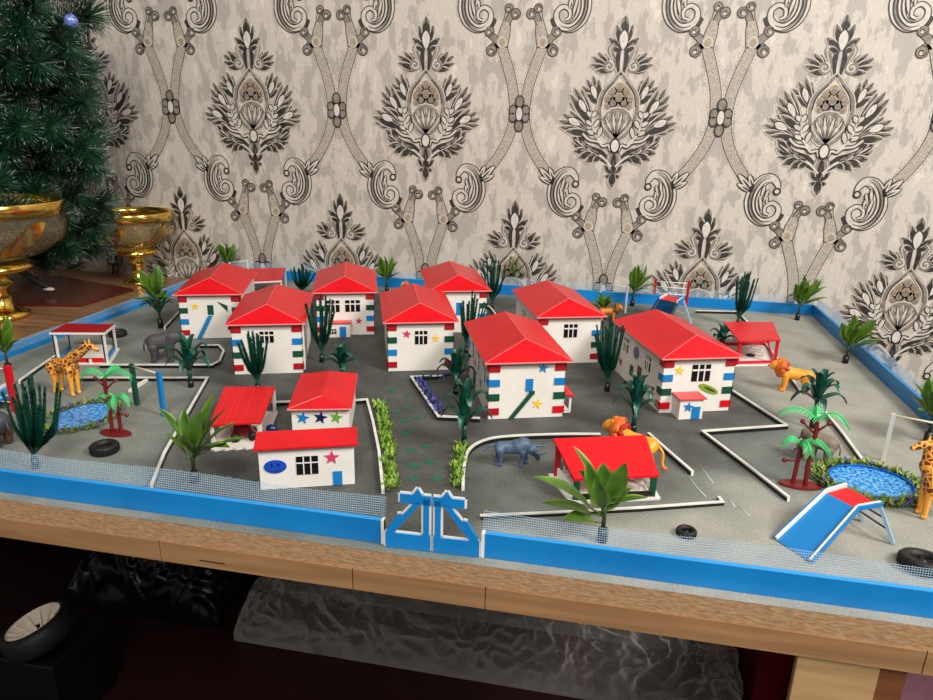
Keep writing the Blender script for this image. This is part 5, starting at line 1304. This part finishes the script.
# ================================================================ things under the table
def crumple(name, label, cat, x0, x1, y0, y1, h, seed, mats, nx=60, ny=30, amp=.03, parent=None, creased=False):
    from mathutils import noise
    b = MB(); vs = []
    for j in range(ny + 1):
        for i in range(nx + 1):
            u = i / nx; v = j / ny; x = x0 + (x1 - x0) * u
            th = PI * v                                  # arch from the front foot over the top to the back foot
            prof = math.sin(PI * min(1, max(0, u))) ** .25 if 0 < u < 1 else .25
            yy = (y0 + y1) / 2 - math.cos(th) * (y1 - y0) / 2; zz = max(.001, h * prof * math.sin(th) ** .6)
            q = Vector((x * 7 + seed, yy * 7, zz * 7)); q = q + Vector((noise.noise(q * 1.3), noise.noise(q * 1.3 + Vector((7, 1, 3))), noise.noise(q * 1.3 + Vector((2, 9, 5))))) * .9; q2 = q * 4.1
            n1 = noise.ridged_multi_fractal(q, 1.0, 2.0, 3, 1.0, 2.0) - 1.0; n2 = noise.noise(q2)
            d = amp * (.62 * n1 + .22 * n2) * (math.sin(th) ** .4)
            if creased:                                  # sharp creases and facets of stiff film
                q = Vector((x * 11 + seed, yy * 15, zz * 13)); q += Vector((noise.noise(q * .7), noise.noise(q * .7 + Vector((4, 2, 8))), 0)) * .7
                d1, d2 = noise.voronoi(q)[0][:2]; e1, e2 = noise.voronoi(q * 2.3 + Vector((3, 5, 1)))[0][:2]; f1, f2 = noise.voronoi(q * 5.1)[0][:2]
                d = amp * (.75 * (.5 - min(.5, d2 - d1)) * 2 + .38 * (.5 - min(.5, e2 - e1)) * 2 + .16 * (.5 - min(.5, f2 - f1)) * 2 - .6 + .4 * noise.noise(q * .5)) * (math.sin(th) ** .4)
            vs.append((x + .3 * d, yy - d * math.cos(th) * .9, max(.001, zz + d * math.sin(th))))
    b.add(vs, [(j * (nx + 1) + i, j * (nx + 1) + i + 1, (j + 1) * (nx + 1) + i + 1, (j + 1) * (nx + 1) + i) for j in range(ny) for i in range(nx)], 0, True)
    o = b.build(name, mats, parent)
    return tag(o, label, cat) if parent is None else o
PLAST = bpy.data.materials.new('clear_plastic_film'); PLAST.use_nodes = True; nt = PLAST.node_tree; N = nt.nodes
pb = N['Principled BSDF']; pb.inputs['Base Color'].default_value = lin((236, 228, 222)); pb.inputs['Roughness'].default_value = .14
lw = N.new('ShaderNodeLayerWeight'); lw.inputs['Blend'].default_value = .35     # film is clearer face on, whiter at a slant
mr = N.new('ShaderNodeMapRange'); mr.inputs['From Min'].default_value = .05; mr.inputs['From Max'].default_value = .8; mr.inputs['To Min'].default_value = .10; mr.inputs['To Max'].default_value = .75
nt.links.new(lw.outputs['Facing'], mr.inputs['Value']); nt.links.new(mr.outputs['Result'], pb.inputs['Alpha'])
DARKP = mat('black_plastic_bag', (12, 11, 12), .30); BLKC = mat('backing_black', (7, 6, 7), .9)
fl = lambda px, py: (lambda d: (d.x * (-CZ / d.z), d.y * (-CZ / d.z)))(ray(px, py))
xa = aty(256, 620, 1.14).x; xb = aty(752, 640, 1.08).x
tag(MB().box((-1.55, 1.235, .0005), (.25, 1.335, .34)).build('dark_backing', BLKC, bevel=.02), 'added long black bundle pushed against the wall in the dark under the table', 'backing')  # near-black block added so the shaded gap shows no pale wallpaper
crumple('clear_plastic_bag', 'big crumpled clear plastic bag lying under the table behind the light wooden leg', 'plastic bag', xa, xb, 1.05, 1.215, .17, 3.0, PLAST, 300, 120, .035, creased=True)
xa2 = aty(100, 620, 1.15).x; xb2 = aty(240, 620, 1.15).x
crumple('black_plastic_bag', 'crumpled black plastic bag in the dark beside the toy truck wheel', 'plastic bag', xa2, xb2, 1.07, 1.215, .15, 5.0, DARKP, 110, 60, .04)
wc = aty(33, 622, .80); wr = 21 / FPX * (wc - Vector((0, 0, CZ))).length
trk = thing('toy_truck', 'black toy truck with a cream spoked wheel in the dark under the table', 'toy vehicle', (wc.x, wc.y, 0.0005))
ax_ = Matrix.Rotation(math.radians(-20), 4, 'Y') @ Matrix.Rotation(math.radians(4), 4, 'X')
def wheelat(c, r, nm):
    b = MB(); b.lathe([(r * .98, -r * .9), (r * 1.15, -r * .9), (r * 1.3, -r * .7), (r * 1.3, -.2 * r), (r * 1.15, .02 * r), (r * 1.02, .03 * r)], 40, close=True); w_ = b.build(nm, RUBBER, trk); w_.matrix_local = Matrix.Translation(c) @ ax_
    CR = mat('cream_rim', (240, 226, 206), .45)
    d = MB(); d.lathe([(r * 1.0, .04 * r), (r * 1.02, .0), (r * .95, -.05 * r), (r * .60, -.45 * r), (r * .22, -.62 * r), (0, -.62 * r)], 40)
    for i in range(12):
        a = 2 * PI * i / 12; ca, sa = math.cos(a), math.sin(a); d.bar((r * .20 * ca, r * .20 * sa, -r * .56), (r * .95 * ca, r * .95 * sa, -r * .02), r * .05, r * .05)
    d.build('rim', CR, w_)
    h_ = MB(); h_.lathe([(0, -.5 * r), (r * .14, -.5 * r), (r * .14, -.62 * r), (0, -.62 * r)], 18)
    for i in (1, 4, 7, 10):
        a = 2 * PI * (i + .5) / 12; p_ = [(r * q * math.cos(a + s_), r * q * math.sin(a + s_), -r * (.60 - (q - .24) * .44)) for q, s_ in ((.3, -.2), (.55, -.17), (.55, .17), (.3, .2))]
        h_.add([Vector(x_) + Vector((0, 0, .003)) for x_ in p_], [(0, 1, 2, 3)])
    h_.build('rim_hole', BLACK, w_)
wheelat(Vector((0, 0, wc.z)), wr, 'wheel')
b = MB().box((-.10, -.03, .0), (.05, .10, wc.z - wr * 1.35)); b.build('chassis', mat('black_truck_body', (10, 10, 11), .4), trk, bevel=.004)
MB().tube([(0, 0, wc.z - wr * 1.6), (0, 0, wc.z - wr * .75)], wr * .25, 14).build('axle', BLACK, trk)
MAUVE = mat('mauve_fabric', (150, 100, 112), .8, rgb2=(132, 86, 98), scale=30)
bx = MB().box((.375, .73, .0005), (.66, 1.02, .47)); tag(bx.build('storage_box', MAUVE, bevel=.006), 'plain mauve box standing on the floor beside the light wooden table leg', 'box')

tag(MB().box((.34, 1.10, .0005), (.64, 1.30, .30)).build('storage_chest', mat('dark_red_panel', (116, 18, 26), .4), bevel=.004), 'dark red chest under the table between the clear plastic bag and the light leg', 'chest')
# ================================================================ light
def area(name, loc, aim, size, e, col=(1, 1, 1), sy=None):
    l = bpy.data.lights.new(name, 'AREA'); l.energy = e; l.size = size; l.color = col
    if sy: l.shape = 'RECTANGLE'; l.size_y = sy
    o = bpy.data.objects.new(name, l); C.objects.link(o); o.location = loc
    o.rotation_euler = (Vector(aim) - Vector(loc)).to_track_quat('-Z', 'Y').to_euler(); return o
area('window_daylight', (1.45, .02, 2.15), (-.1, .95, .75), .6, 44, (1, .97, .93))
area('camera_side_fill', (.15, -1.0, 2.38), (-.2, .95, .75), 1.0, 44, (1, .965, .92))  # soft fill added behind the camera to brighten the house fronts
w = bpy.data.worlds.new('world'); sc.world = w; w.use_nodes = True
w.node_tree.nodes['Background'].inputs['Color'].default_value = (1, .97, .94, 1); w.node_tree.nodes['Background'].inputs['Strength'].default_value = .20
vs_ = sc.view_settings; sc.display_settings.display_device = 'sRGB'; vs_.view_transform = 'Standard'; vs_.look = 'None'; vs_.exposure = 0.0; vs_.gamma = 1.0; vs_.use_curve_mapping = False
